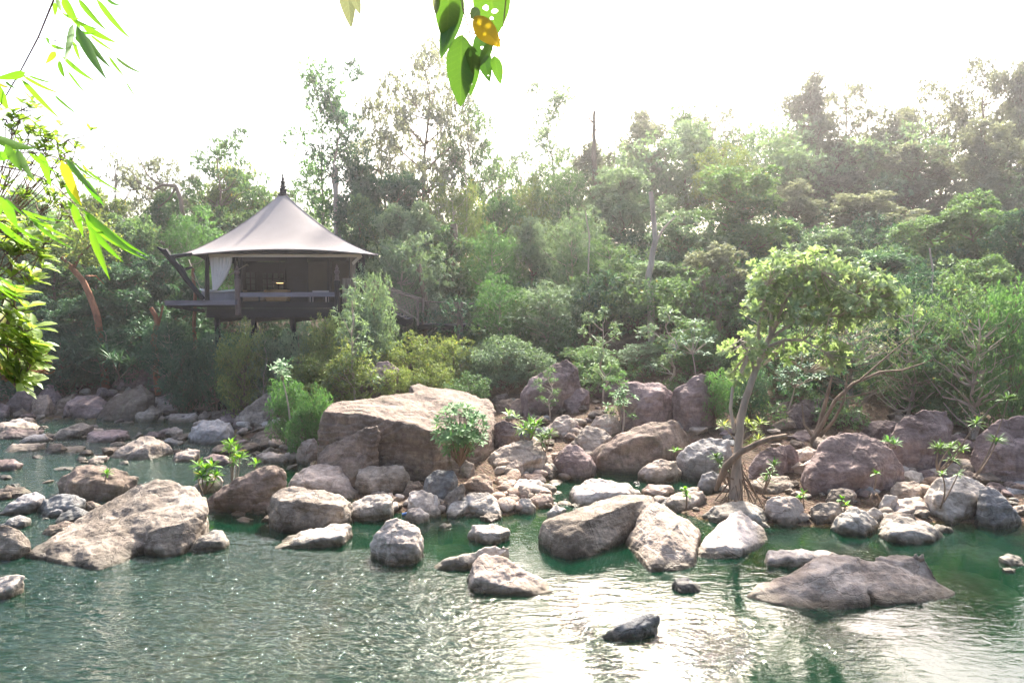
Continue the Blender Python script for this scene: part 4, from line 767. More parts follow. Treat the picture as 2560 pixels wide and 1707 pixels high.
for s in range(3):   # feathery drooping tree
    variant('feather', LM['grey'], BARKP, 9, 3.2, clumps_ball(mk(60 + s), 64, (2.9, 2.9, 3.9), (0, 0, 5.0), .30, .3, hole=.2), .90, 32, 8, .30, .045, 70 + s, droop=.9, spread=.7)
for s in range(4):   # shrub leafy to the ground
    variant('bush', LM['mid'], BARK, 3.2, 1.5, clumps_ball(mk(80 + s), 50, (1.35, 1.35, 1.5), (0, 0, 1.6), .26, .3, hole=.2), .42, 36, 6, .125, .040, 90 + s, trunk_r=.05, minr=.012, start=0)
for s in range(2):   # whippy sapling
    rs_ = mk(100 + s); cl = [np.array([rs_.normal(0, .42), rs_.normal(0, .42), z]) for z in np.linspace(1.2, 4.1, 15)]
    variant('sapling', LM['grey'], BARKP, 4.2, .9, cl, .26, 12, 6, .17, .038, 110 + s, trunk_r=.035, wig=.09, minr=.01, droop=.5)
for s in range(2):   # twiggy half-bare shrub
    variant('twiggy', LM['plum'], BARKP, 3.6, 1.7, clumps_ball(mk(120 + s), 60, (1.6, 1.6, 1.7), (0, 0, 2.0), .2, .3, hole=.5), .30, 5, 5, .11, .035, 130 + s, trunk_r=.05, minr=.016, start=0, wig=.1)
NAMES = {'broad': 'tree', 'open': 'tree', 'tall': 'tree', 'feather': 'tree', 'bush': 'shrub', 'sapling': 'sapling', 'twiggy': 'shrub'}
rpl = random.Random(77); _cnt = {}
def plant(kind, x, top, dist, wpx, leaf, label, group=None, bark=None, base=None, name=None, rz=None, zoff=0.0):
    """kind, photo x of the crown, photo y of its top, distance, crown width in photo pixels"""
    p = at(x, top, dist); zg = (at(x, base, dist).z if base is not None else h1(p.x, p.y)) - .05; k = _cnt[kind] = _cnt.get(kind, -1) + 1
    tm, cm, Hh, Rr = VAR[kind][k % len(VAR[kind])]
    name = name or NAMES[kind]; e = empty(name, (p.x, p.y, zg), label, name, group or {'tree': 'trees of the forest edge', 'shrub': 'shrubs above the boulders', 'sapling': 'saplings among the boulders'}.get(name))
    sz = max(.3, (p.z - zg) / (Hh * 1.02)); sx = wpx * dist / F / (2 * Rr) ; e.scale = (sx, sx, sz); e.rotation_euler = (0, 0, rz if rz is not None else rpl.uniform(0, 6.28))
    for nm, me, mt in (('trunk' if name == 'tree' else 'stem', tm, bark), ('crown' if name == 'tree' else 'foliage', cm, leaf)):
        o = bpy.data.objects.new(nm, me); link(o, e)
        if mt is not None:
            o.material_slots[0].link = 'OBJECT'; o.material_slots[0].material = (LM[mt] if isinstance(mt, str) else mt)
    return e
# ---------------------------------------------------------------- pavilion
def T(x, y, Y): return at(380 + x * .38265, 420 + y * .38265, Y)
canvas = simple('pale grey roof canvas', (.245, .212, .198), .75, .25, 60, .10, .8, stretch=(1, 1, .5))
undershade = simple('dark canvas lining', (.006, .008, .012), .9, .2, 40, .2, 3, spec=.05)  # near-black colour stands for the shade under the roof and inside
navy = simple('dark stained timber', (.007, .010, .016), .6, .5, 18, .4, 6, stretch=(.4, 1, 1), spec=.12)
mauvew = simple('weathered mauve timber', (.15, .135, .165), .7, .6, 30, .3, 8, stretch=(.2, 1, 1))
turned = simple('turned dark red wood', (.10, .065, .068), .45, .2, 20, .3, 6)
cream = simple('cream canvas strip', (.62, .54, .48), .8, .1, 30, .06, 2)
drape = simple('ivory cotton', (.80, .74, .73), .9, .15, 60, .05, 3)
khaki = simple('khaki canvas panel', (.045, .036, .022), .9, .2, 40, .2, 2, spec=.1)
wood = simple('grey brown post wood', (.20, .15, .13), .8, .7, 20, .35, 5, stretch=(1, 1, .2))
glassy = simple('dim window glass', (.07, .10, .09), .15, 0, 10, .3, 3)
rope = simple('old rope', (.32, .27, .22), .9, .3, 50, .2, 20)
Y0 = 28.6
pav = empty('pavilion', T(800, 950, Y0), 'tented pavilion with swept grey canvas roof and open front on a dark raised deck', 'pavilion')
def pb(mb, name, m, smooth=True, par=None): 
    o = mb.build(name, m, None, smooth); o.parent = par or pav
    o.location = -pav.location if (par is None or par is pav) else (0, 0, 0); return o
fl, fr_ = T(118, 580, 28.0), T(1480, 566, 28.0); W_ = fr_.x - fl.x; ze = (fl.z + fr_.z) / 2; DB = 9.0
cor = [Vector((fl.x, 28.0, fl.z)), Vector((fr_.x, 28.0, fr_.z)), Vector((fr_.x - 2.9, 28.0 + DB, ze)), Vector((fl.x - 2.3, 28.0 + DB, ze))]
apx = T(857, 170, 28.0 + DB / 2); ap = Vector((apx.x, 28.0 + DB / 2, apx.z)); ctr = Vector((ap.x, ap.y, 0))
def roofpt(u, t, dz=0, ins=0):
    k = int(u) % 4; f = u - int(u); a, b = cor[k], cor[(k + 1) % 4]; e = a.lerp(b, f); s = 4 * f * (1 - f)
    e = e + Vector((0, 0, .30 * s)); e.x += (ctr.x - e.x) * (.04 * s + ins); e.y += (ctr.y - e.y) * (.06 * s + ins)
    g = (1 - t); sag = .10 * math.sin(f * math.pi * 1) * 0
    z = e.z + (ap.z - e.z) * (g ** 1.22) - .25 * math.sin(math.pi * t) * (1 - s) * .6
    r = t * .985 + .015
    return Vector((ctr.x + (e.x - ctr.x) * r, ctr.y + (e.y - ctr.y) * r, z + dz))
def roofmesh(dz, ins=0):
    NU, NT = 96, 28; vs = [roofpt(4 * i / NU, j / NT, dz, ins) for j in range(NT + 1) for i in range(NU)]
    fs = [(j * NU + i, j * NU + (i + 1) % NU, (j + 1) * NU + (i + 1) % NU, (j + 1) * NU + i) for j in range(NT) for i in range(NU)]
    return vs, fs
m_ = MB(); m_.add(*roofmesh(0)); pb(m_, 'roof', canvas); m_ = MB(); m_.add(*roofmesh(-.06, .004)); pb(m_, 'roof_undershade', undershade)  # second layer is a dark sheet put in as the roof's underside shade
m_ = MB()   # hem seams and edge rope
for c in range(4): m_.tube([roofpt(c + .0001, t, .012) for t in np.linspace(.02, 1, 20)], .018, 5)
m_.tube([roofpt(u, 1, -.03) for u in np.linspace(0, 3.999, 90)] + [roofpt(0, 1, -.03)], .03, 6); pb(m_, 'roof_seam', canvas)
m_ = MB(); m_.lathe(ap + Vector((0, 0, -.12)), [(.24, 0), (.24, .10), (.17, .12), (.15, .3), (.19, .33), (.12, .40), (.15, .48), (.10, .52), (.09, .62), (.12, .68), (.06, .75), (.07, .84), (.035, .9), (.045, .98), (.02, 1.05), (.008, 1.5)]); pb(m_, 'finial', navy)
zc = T(800, 566, Y0).z     # ceiling level
zd = T(800, 892, Y0).z     # deck floor
xl, xr = T(352, 0, Y0).x, T(1365, 0, Y0).x; yb = Y0 + 7.0
m_ = MB(); m_.add([Vector((x, y, z)) for z in (zc + .07, zc + .13) for x, y in ((xl, Y0 + .1), (xr, Y0 + .1), (xr - 1.6, yb), (xl - 1.6, yb))], [(0, 1, 2, 3), (7, 6, 5, 4), (0, 4, 5, 1), (1, 5, 6, 2), (2, 6, 7, 3), (3, 7, 4, 0)]); pb(m_, 'ceiling', undershade, False)
m_ = MB(); n_ = 40   # dark scalloped valance between roof hem and ceiling
for i in range(n_):
    a, b = roofpt(i / n_ * .96 + .02, .97, -.08), roofpt((i + 1) / n_ * .96 + .02, .97, -.08)
    m_.add([a, b, Vector((b.x, b.y, zc + .02)), Vector((a.x, a.y, zc + .02)), a + Vector((0, .02, 0)), b + Vector((0, .02, 0)), Vector((b.x, b.y + .02, zc + .02)), Vector((a.x, a.y + .02, zc + .02))], [(0, 1, 2, 3), (7, 6, 5, 4)])
pb(m_, 'valance', undershade)
m_ = MB(); m_.beam(T(372, 572, Y0), T(1368, 574, Y0), .05, .12); m_.beam(T(1368, 572, Y0), T(1312, 625, Y0 + .3), .05, .12); pb(m_, 'canvas_strip', cream, False)
# side and rear walls
m_ = MB(); hh = zc - zd + .1; zm = (zc + zd) / 2
m_.box(((xl + xr) / 2 - 1.6, yb, zm), (xr - xl, .08, hh)); pb(m_, 'rear_wall', undershade, False)
xs = T(1300, 0, Y0 + 2).x
m_ = MB(); m_.beam((xs, Y0 + 1.6, zm), (xs - 1.6, yb, zm), .08, hh); pb(m_, 'side_wall', undershade, False)
m_ = MB(); m_.beam((xl - .2, Y0 + 3.2, zm), (xl - 1.2, yb, zm), .08, hh); pb(m_, 'side_wall', undershade, False)
m_ = MB(); a, b = T(1020, 612, Y0 + 2.2), T(1305, 815, Y0 + 2.2); m_.box(((a.x + b.x) / 2, Y0 + 2.2, (a.z + b.z) / 2), (b.x - a.x, .06, a.z - b.z)); cp = pb(m_, 'canvas_panel', khaki, False)
m_ = MB(); a, b = T(880, 590, Y0 + 2.4), T(1018, 880, Y0 + 2.4); m_.box(((a.x + b.x) / 2, Y0 + 2.4, (a.z + b.z) / 2), (b.x - a.x, .06, a.z - b.z)); pb(m_, 'doorway_panel', navy, False)
def window(x0, y0, x1, y1, nx, ny, Yw):
    a, b = T(x0, y0, Yw), T(x1, y1, Yw); m1 = MB(); m2 = MB(); w, h = b.x - a.x, a.z - b.z
    m1.box(((a.x + b.x) / 2, Yw + .02, (a.z + b.z) / 2), (w, .01, h)); pn = pb(m1, 'window', glassy, False)
    for i in range(nx + 1): m2.box((a.x + w * i / nx, Yw - .02, (a.z + b.z) / 2), (.06 if 0 < i < nx else .09, .05, h + .09))
    for j in range(ny + 1): m2.box(((a.x + b.x) / 2, Yw - .023, b.z + h * j / ny), (w + .09, .05, .05))
    o = m2.build('window_frame', navy, pn, False)
window(608, 680, 682, 800, 2, 3, yb - .08); window(716, 684, 866, 800, 4, 3, yb - .08)
def post(x, y0, y1, Y, w, m, name='post', r=None):
    a, b = T(x, y0, Y), T(x, y1, Y); m1 = MB(); m1.tube([b, b.lerp(a, .5), a], [w, w * .96, w * .9], 10); return pb(m1, name, m)
for x, y0, y1, Y, w in ((360, 568, 900, Y0 + .1, .10), (578, 575, 900, Y0 + 2.0, .10), (878, 575, 880, Y0 + 3.2, .05), (1160, 600, 890, Y0 + 2.0, .11), (1312, 585, 890, Y0 + .9, .13), (1378, 560, 890, Y0 + 1.2, .10)): post(x, y0, y1, Y, w, navy if x != 1312 else wood, 'roof_post')
# deck
m_ = MB(); xa, xb = T(345, 0, Y0).x, T(1235, 0, Y0).x
m_.box(((xa + xb) / 2, Y0 + 3.7, zd - .06), (xb - xa, 7.6, .12)); pb(m_, 'deck', navy, False)
m_ = MB(); a, b = T(345, 905, Y0), T(1235, 905, Y0); 
m_.box(((xa + xb) / 2, Y0 - .14, zd - .02), (xb - xa, .06, .26)); m_.box(((xa + xb) / 2, Y0 - .08, zd - .35), (xb - xa + .1, .12, .38)); pb(m_, 'deck_beam', navy, False)
m_ = MB(); a, b = T(95, 882, Y0 - .5), T(552, 878, Y0 - .45); m_.beam(a, b, .30, .20); pb(m_, 'ledge_board', mauvew, False)
m_ = MB(); m_.beam(T(100, 898, Y0 - .3), T(345, 935, Y0 - .1), .12, .14); m_.beam(T(130, 900, Y0 + .3), T(560, 905, Y0 + .3), .8, .08); pb(m_, 'ledge_bracket', navy, False)
m_ = MB(); m_.beam(T(570, 828, Y0 - .2), T(1228, 826, Y0 - .2), .10, .19); pb(m_, 'rail', mauvew, False)
m_ = MB()
for x in (700, 1120): m_.beam(T(x, 895, Y0 - .1), T(x, 838, Y0 - .2), .05, .05)
m_.beam(T(1225, 840, Y0 - .2), T(1190, 900, Y0 - .1), .08, .08); m_.beam(T(575, 840, Y0 - .2), T(590, 905, Y0 - .1), .08, .08); pb(m_, 'rail_support', navy, False)
for x, yt in ((562, 630), (1212, 626)):
    m1 = MB(); c = T(x, 905, Y0 - .22); t1 = T(x, 736, Y0 - .22).z - c.z; t0 = T(x, yt, Y0 - .22).z - c.z
    m1.tube([c + Vector((0, 0, -.35)), c + Vector((0, 0, t1 * .7)), c + Vector((0, 0, t1))], [.11, .105, .12], 12); o = pb(m1, 'newel_post', turned if x < 900 else navy)
    m1 = MB(); q = (t0 - t1); m1.lathe(c + Vector((0, 0, t1)), [(r * .62, z * q) for r, z in ((.20, 0), (.20, .05), (.12, .09), (.15, .14), (.12, .19), (.15, .25), (.11, .30), (.09, .36), (.17, .47), (.19, .52), (.16, .58), (.07, .63), (.11, .70), (.12, .74), (.06, .80), (.07, .86), (.02, .92), (.012, 1.0))], 20)
    tp_ = m1.build('turned_finial', turned, o)
for x in (400, 640, 900, 1180):
    for Y in (Y0 + .3, Y0 + 3.6, Y0 + 6.8):
        p = T(x, 0, Y); m1 = MB(); m1.tube([Vector((p.x, Y, h1(p.x, Y) - .3)), Vector((p.x, Y, zd - .5))], .13, 8); pb(m1, 'stilt', navy)
m1 = MB()
for x in (400, 640, 900, 1180): 
    p = T(x, 0, Y0); m1.beam(Vector((p.x, Y0, zd - .6)), Vector((p.x, Y0 + 7, zd - .6)), .14, .3)
for i in range(26): m1.beam(Vector((xa, Y0 + .3 + i * .27, zd - .40)), Vector((xb, Y0 + .3 + i * .27, zd - .40)), .05, .08)
pb(m1, 'joist', navy, False)
# hanging curtain
m1 = MB(); nf, nj = 60, 26; vs = []
tl, tr_, bl, br_, = T(372, 574, Y0 + .15), T(522, 574, Y0 + .15), T(393, 800, Y0 + .1), T(420, 800, Y0 + .1)
for j in range(nj + 1):
    t = j / nj; e = t ** 1.0; k = 1 - (1 - (bl.x * 0 + .16)) * (1 - (1 - t) ** 1.55)
    lx = tl.x + (bl.x - tl.x) * t; wfull = (tr_.x - tl.x); ww = wfull * (1 - .84 * t ** .95) if t < .99 else wfull * .17
    ww = wfull * (.16 + .84 * (1 - t ** 1.7) ** 1.0)
    for i in range(nf + 1):
        f = i / nf; vs.append(Vector((lx + ww * f, tl.y + .07 * math.sin(f * 44 + .6 * math.sin(t * 3)) * (1 - .45 * t), tl.z + (bl.z - tl.z) * t)))
m1.add(vs, [(j * (nf + 1) + i, j * (nf + 1) + i + 1, (j + 1) * (nf + 1) + i + 1, (j + 1) * (nf + 1) + i) for j in range(nj) for i in range(nf)])
ob = m1.build('curtain', drape); md = ob.modifiers.new('t', 'SOLIDIFY'); md.thickness = .012; tag(ob, 'ivory curtain gathered to a point above the bathtub', 'curtain')
# bathtub
def tubmesh(l, w, h, rim=False):
    m = MB(); prof = [(.55, 0), (.80, .02), (.90, .25), (.96, .6), (1.02, .92), (1.10, 1.0), (1.10, 1.06), (.98, 1.04), (.90, .75), (.78, .25), (.4, .15), (.02, .14)]
    n = 40; vs = []
    for r, z in prof:
        for j in range(n):
            a = 2 * math.pi * j / n; s = math.cos(a); vs.append(Vector((l / 2 * r * s, w / 2 * r * math.sin(a), h * z + (.12 * s * s * h * (z > .5) * (1.6 if s < 0 else .9)))))
    m.add(vs, [(i * n + j, i * n + (j + 1) % n, (i + 1) * n + (j + 1) % n, (i + 1) * n + j) for i in range(len(prof) - 1) for j in range(n)]); return m
tc_, td = T(440, 893, Y0 + .75), T(440, 815, Y0 + .75)
white = simple('white enamel', (.80, .78, .76), .25, 0, 10, .03, 2); ribbed = simple('grey metal tub side', (.36, .34, .38), .4, 0, 10, .1, 4); brass = simple('dull metal', (.30, .27, .24), .35, 0, 10, .1, 4, metal=.8)
tub = empty('bathtub', (tc_.x, Y0 + .75, zd), 'freestanding slipper bathtub with white rim on the deck corner', 'bathtub')
Lt = T(556, 0, Y0 + .75).x - T(318, 0, Y0 + .75).x; Ht = td.z - zd + .03
mm = tubmesh(Lt / 1.1, .78, Ht); inner = [f for f in mm.f]; o = mm.build('basin', ribbed, tub); 
mm2 = MB(); n = 48; mm2.tube([Vector((Lt / 2 * math.cos(a), .43 * math.sin(a), Ht * 1.04 + .12 * math.cos(a) ** 2 * Ht * (1.6 if math.cos(a) < 0 else .9))) for a in np.linspace(0, 2 * math.pi, n)], .045, 8); mm2.build('rim', white, tub)
mr = MB()
for j in range(60):
    a = 2 * math.pi * j / 60; mr.beam(Vector((Lt / 2 * .80 * math.cos(a), .35 * math.sin(a), .04)), Vector((Lt / 2 * .94 * math.cos(a), .395 * math.sin(a), Ht * .94)), .012, .02)
mr.build('ribbing', ribbed, tub)
mt = MB(); mt.tube([(.2, .55, 0), (.2, .55, Ht * 1.6), (.2, .4, Ht * 1.75), (.2, .25, Ht * 1.6)], .022, 8); mt.tube([(.05, .55, Ht * 1.5), (.35, .55, Ht * 1.5)], .02, 6); mt.build('tap', brass, tub)
mt = MB(); a, b = T(493, 0, Y0 + .75).x - tc_.x, 0; mt.tube([(a + .1, .5, Ht), (a + .1, .5, Ht + 1.35)], .015, 6); mt.tube([(a - .2, .45, Ht + .75), (a + .55, .45, Ht + 1.2)], .015, 6); mt.lathe((a + .55, .45, Ht + 1.17), [(.02, .05), (.06, 0), (.06, -.02)]); mt.build('shower_arm', brass, tub)
# seats, lamp inside
orange = simple('orange brown upholstery', (.42, .22, .09), .85, .2, 30, .12, 3); rattan = simple('tan wicker', (.33, .21, .14), .7, .8, 60, .3, 30); greenc = simple('green cushion cloth', (.16, .22, .06), .9, .1, 30, .15, 4)
def softbox(c, d, m, name, par, bev=.05):
    m1 = MB(); m1.box((0, 0, 0), d); o = m1.build(name, m, par); o.location = c; b = o.modifiers.new('b', 'BEVEL'); b.width = bev; b.segments = 3; return o
def armchair(x0, x1, yt, Y, label, m, wick=rattan):
    a, b = T(x0, yt, Y), T(x1, yt, Y); w = b.x - a.x; h = a.z - zd
    e = empty('armchair', ((a.x + b.x) / 2, Y, zd), label, 'armchair', 'seats on the pavilion deck')
    softbox((0, .33, h * .62), (w, .14, h * .76), wick, 'backrest', e); softbox((0, .0, .27), (w * .92, .7, .3), wick, 'seat', e)
    softbox((0, -.02, .47), (w * .8, .6, .12), m, 'cushion', e); softbox((0, .22, h * .72), (w * .8, .12, h * .5), m, 'back_cushion', e)
    for s in (-1, 1): softbox((s * w * .46, 0, .42), (.1, .72, .42), wick, 'armrest', e)
    for s in (-1, 1):
        for t in (-1, 1): m1 = MB(); m1.tube([(s * w * .42, t * .28, 0), (s * w * .42, t * .28, .14)], .025, 6); m1.build('leg', navy, e)
armchair(590, 760, 808, Y0 + 2.6, 'wide wicker armchair with dull cushions behind the rail', greenc)
armchair(752, 902, 793, Y0 + 2.3, 'orange upholstered armchair behind the middle of the rail', orange, orange)
armchair(498, 560, 795, Y0 + 2.9, 'half hidden orange armchair beyond the bathtub', orange)
e = empty('side_chair', (T(1078, 0, Y0 + 1).x, Y0 + 1, zd), 'light framed chair in front of the khaki panel', 'chair', 'seats on the pavilion deck'); ch = T(1078, 800, Y0 + 1).z - zd; cw = .34
lt = simple('pale painted wood', (.45, .38, .36), .6, .1, 20, .1, 4)
for s in (-1, 1):
    m1 = MB(); m1.tube([(s * cw, .2, 0), (s * cw, .22, ch)], .022, 6); m1.build('leg', lt, e); m1 = MB(); m1.tube([(s * cw, -.2, 0), (s * cw, -.2, .46)], .022, 6); m1.build('leg', lt, e)
m1 = MB(); m1.box((0, 0, .45), (cw * 2, .46, .04)); m1.build('seat', lt, e, False); m1 = MB(); m1.box((0, .21, ch - .09), (cw * 2, .03, .17)); m1.build('backrest', lt, e, False)
lampm, nt, out = mat('lit lamp shade'); em = N(nt, 'ShaderNodeEmission'); em.inputs[0].default_value = (1, .62, .25, 1); em.inputs[1].default_value = .9; nt.links.new(em.outputs[0], out.inputs[0])
lc = T(835, 742, Y0 + 5.6); e = empty('hanging_lamp', lc, 'small lit hanging lamp in front of the rear windows', 'lamp')
m1 = MB(); m1.lathe((0, 0, 0), [(.36, -.06), (.38, -.04), (.10, .12), (.02, .14)]); m1.build('lamp_shade', navy, e); m1 = MB(); m1.lathe((0, 0, -.09), [(.16, 0), (.17, .03)]); m1.build('light_panel', lampm, e); m1 = MB(); m1.tube([(0, 0, .14), (0, 0, zc + .07 - lc.z)], .01, 5); m1.build('cord', navy, e)
# slanting forked pole propping the roof corner
m1 = MB(); m1.tube([T(335, 858, 27.9), T(235, 740, 27.8), T(165, 640, 27.7), T(112, 580, 27.6), T(82, 535, 27.6)], [.10, .11, .12, .13, .12], 9); m1.tube([T(88, 545, 27.6), T(60, 535, 27.5), T(36, 518, 27.5)], [.11, .07, .04], 8); m1.tube([T(225, 725, 27.8), T(200, 660, 27.8), T(178, 628, 27.8)], [.10, .07, .05], 8); m1.tube([T(116, 582, 27.6), T(200, 570, 27.8), T(262, 560, 28.0)], [.10, .07, .05], 8)
m1.tube([T(205, 665, 27.9), T(262, 650, 28.3)], [.06, .04], 6)
tag(m1.build('forked_pole', navy), 'dark slanting branch pole with forked end propping the roof corner', 'pole')
m1 = MB(); m1.tube([T(130, 590, 28), T(350, 800, 29.2)], .012, 5); m1.tube([T(240, 600, 34), T(340, 850, 31)], .02, 5); tag(m1.build('guy_rope', rope), 'thin guy rope running from the roof corner to the deck', 'rope')
# post pair, stairs, walkway
for x, y0, y1, lb in ((1258, 720, 885, 'stout round timber post beside the deck rail end'), (1285, 722, 880, 'round timber post second from the deck rail end')):
    a, b = T(x, y0, Y0 + .4), T(x, y1, Y0 + .4); m1 = MB(); m1.tube([b, b.lerp(a, .5), a], [.10, .095, .09], 10); tag(m1.build('timber_post', wood), lb, 'post', 'timber posts by the stairs')
st = empty('staircase', T(1600, 990, 30.5), 'timber stairs with rope netting going down from the pavilion deck', 'staircase')
def sb(mb, name, m, root, smooth=False): o = mb.build(name, m, root, smooth); o.location = -root.location; return o
A0, A1 = T(1330, 870, 30.2), T(1665, 1015, 30.6); B0 = A0 + Vector((.1, 1.1, 0)); B1 = A1 + Vector((.1, 1.1, 0))
m1 = MB(); m1.beam(A0, A1, .08, .32); sb(m1, 'stringer', navy, st); m1 = MB(); m1.beam(B0, B1, .08, .32); sb(m1, 'stringer', navy, st)
for i in range(10): m1 = MB(); p = A0.lerp(A1, (i + .5) / 10) + Vector((.05, .55, .15)); m1.box(p, (.30, 1.1, .04)); sb(m1, 'tread', mauvew, st)
def netting(root, a, b, c, d, nx, nyy):
    """diamond netting between a-b (bottom) and d-c (top)"""
    m1 = MB(); P = lambda u, v: a.lerp(b, u).lerp(d.lerp(c, u), v)
    for i in range(-nyy, nx):
        for s in (0, 1):
            pts = []
            for k in range(nyy + 1):
                u = (i + k) / nx if not s else (i + nyy - k) / nx
                if 0 <= u <= 1: pts.append(P(u, k / nyy))
            if len(pts) > 1: m1.tube(pts, .010, 4)
    return sb(m1, 'netting', rope, root, True)
for off in (Vector((0, 0, 0)), Vector((.1, 1.1, 0))):
    t0, t1 = T(1400, 735, 30.2) + off, T(1735, 858, 30.6) + off; m1 = MB(); m1.tube([t0, t0.lerp(t1, .5) + Vector((0, 0, -.04)), t1], .035, 6); sb(m1, 'handrail', wood, st, True)
    for x, ya, yb2, Y in ((1395, 735, 880, 30.2), (1520, 780, 960, 30.4), (1735, 850, 1030, 30.6)):
        m1 = MB(); m1.tube([T(x, yb2, Y) + off, T(x, ya, Y) + off], .06, 8); sb(m1, 'baluster', wood, st, True)
    netting(st, A0 + Vector((.5, 0, .25)) + off, A1 + off + Vector((0, 0, .15)), t1, t0, 14, 5)
m1 = MB(); m1.tube([T(1525, 855, 30.1), T(1735, 990, 30.3)], .03, 6); sb(m1, 'lower_rail', rope, st, True)
wk = empty('walkway', T(2000, 1030, 32), 'raised timber walkway with posts and netting leading away from the stairs', 'walkway')
m1 = MB(); a, b = T(1735, 1020, 31.8), T(2215, 1035, 32.2); m1.beam(a + Vector((0, .6, 0)), b + Vector((0, .6, 0)), 1.3, .10); sb(m1, 'planking', mauvew, wk); m1 = MB(); m1.beam(a + Vector((0, -.05, -.12)), b + Vector((0, -.05, -.12)), .08, .22); sb(m1, 'side_beam', navy, wk)
for x in (1803, 2003, 2022, 2205):
    m1 = MB(); p = T(x, 875, 31.9); q = T(x, 1030, 31.9); m1.tube([Vector((q.x, q.y, h1(q.x, q.y) - .2)), p], .075, 8); sb(m1, 'walkway_post', wood, wk, True)
m1 = MB(); m1.tube([T(1735, 870, 31.8), T(2215, 893, 32)], .035, 6); sb(m1, 'top_rail', wood, wk, True); netting(wk, T(1810, 1015, 31.9), T(2205, 1020, 32), T(2205, 900, 32), T(1810, 885, 31.9), 30, 8)
m1 = MB(); m1.tube([T(2205, 893, 32), T(2330, 900, 36)], .035, 6); sb(m1, 'top_rail', wood, wk, True)
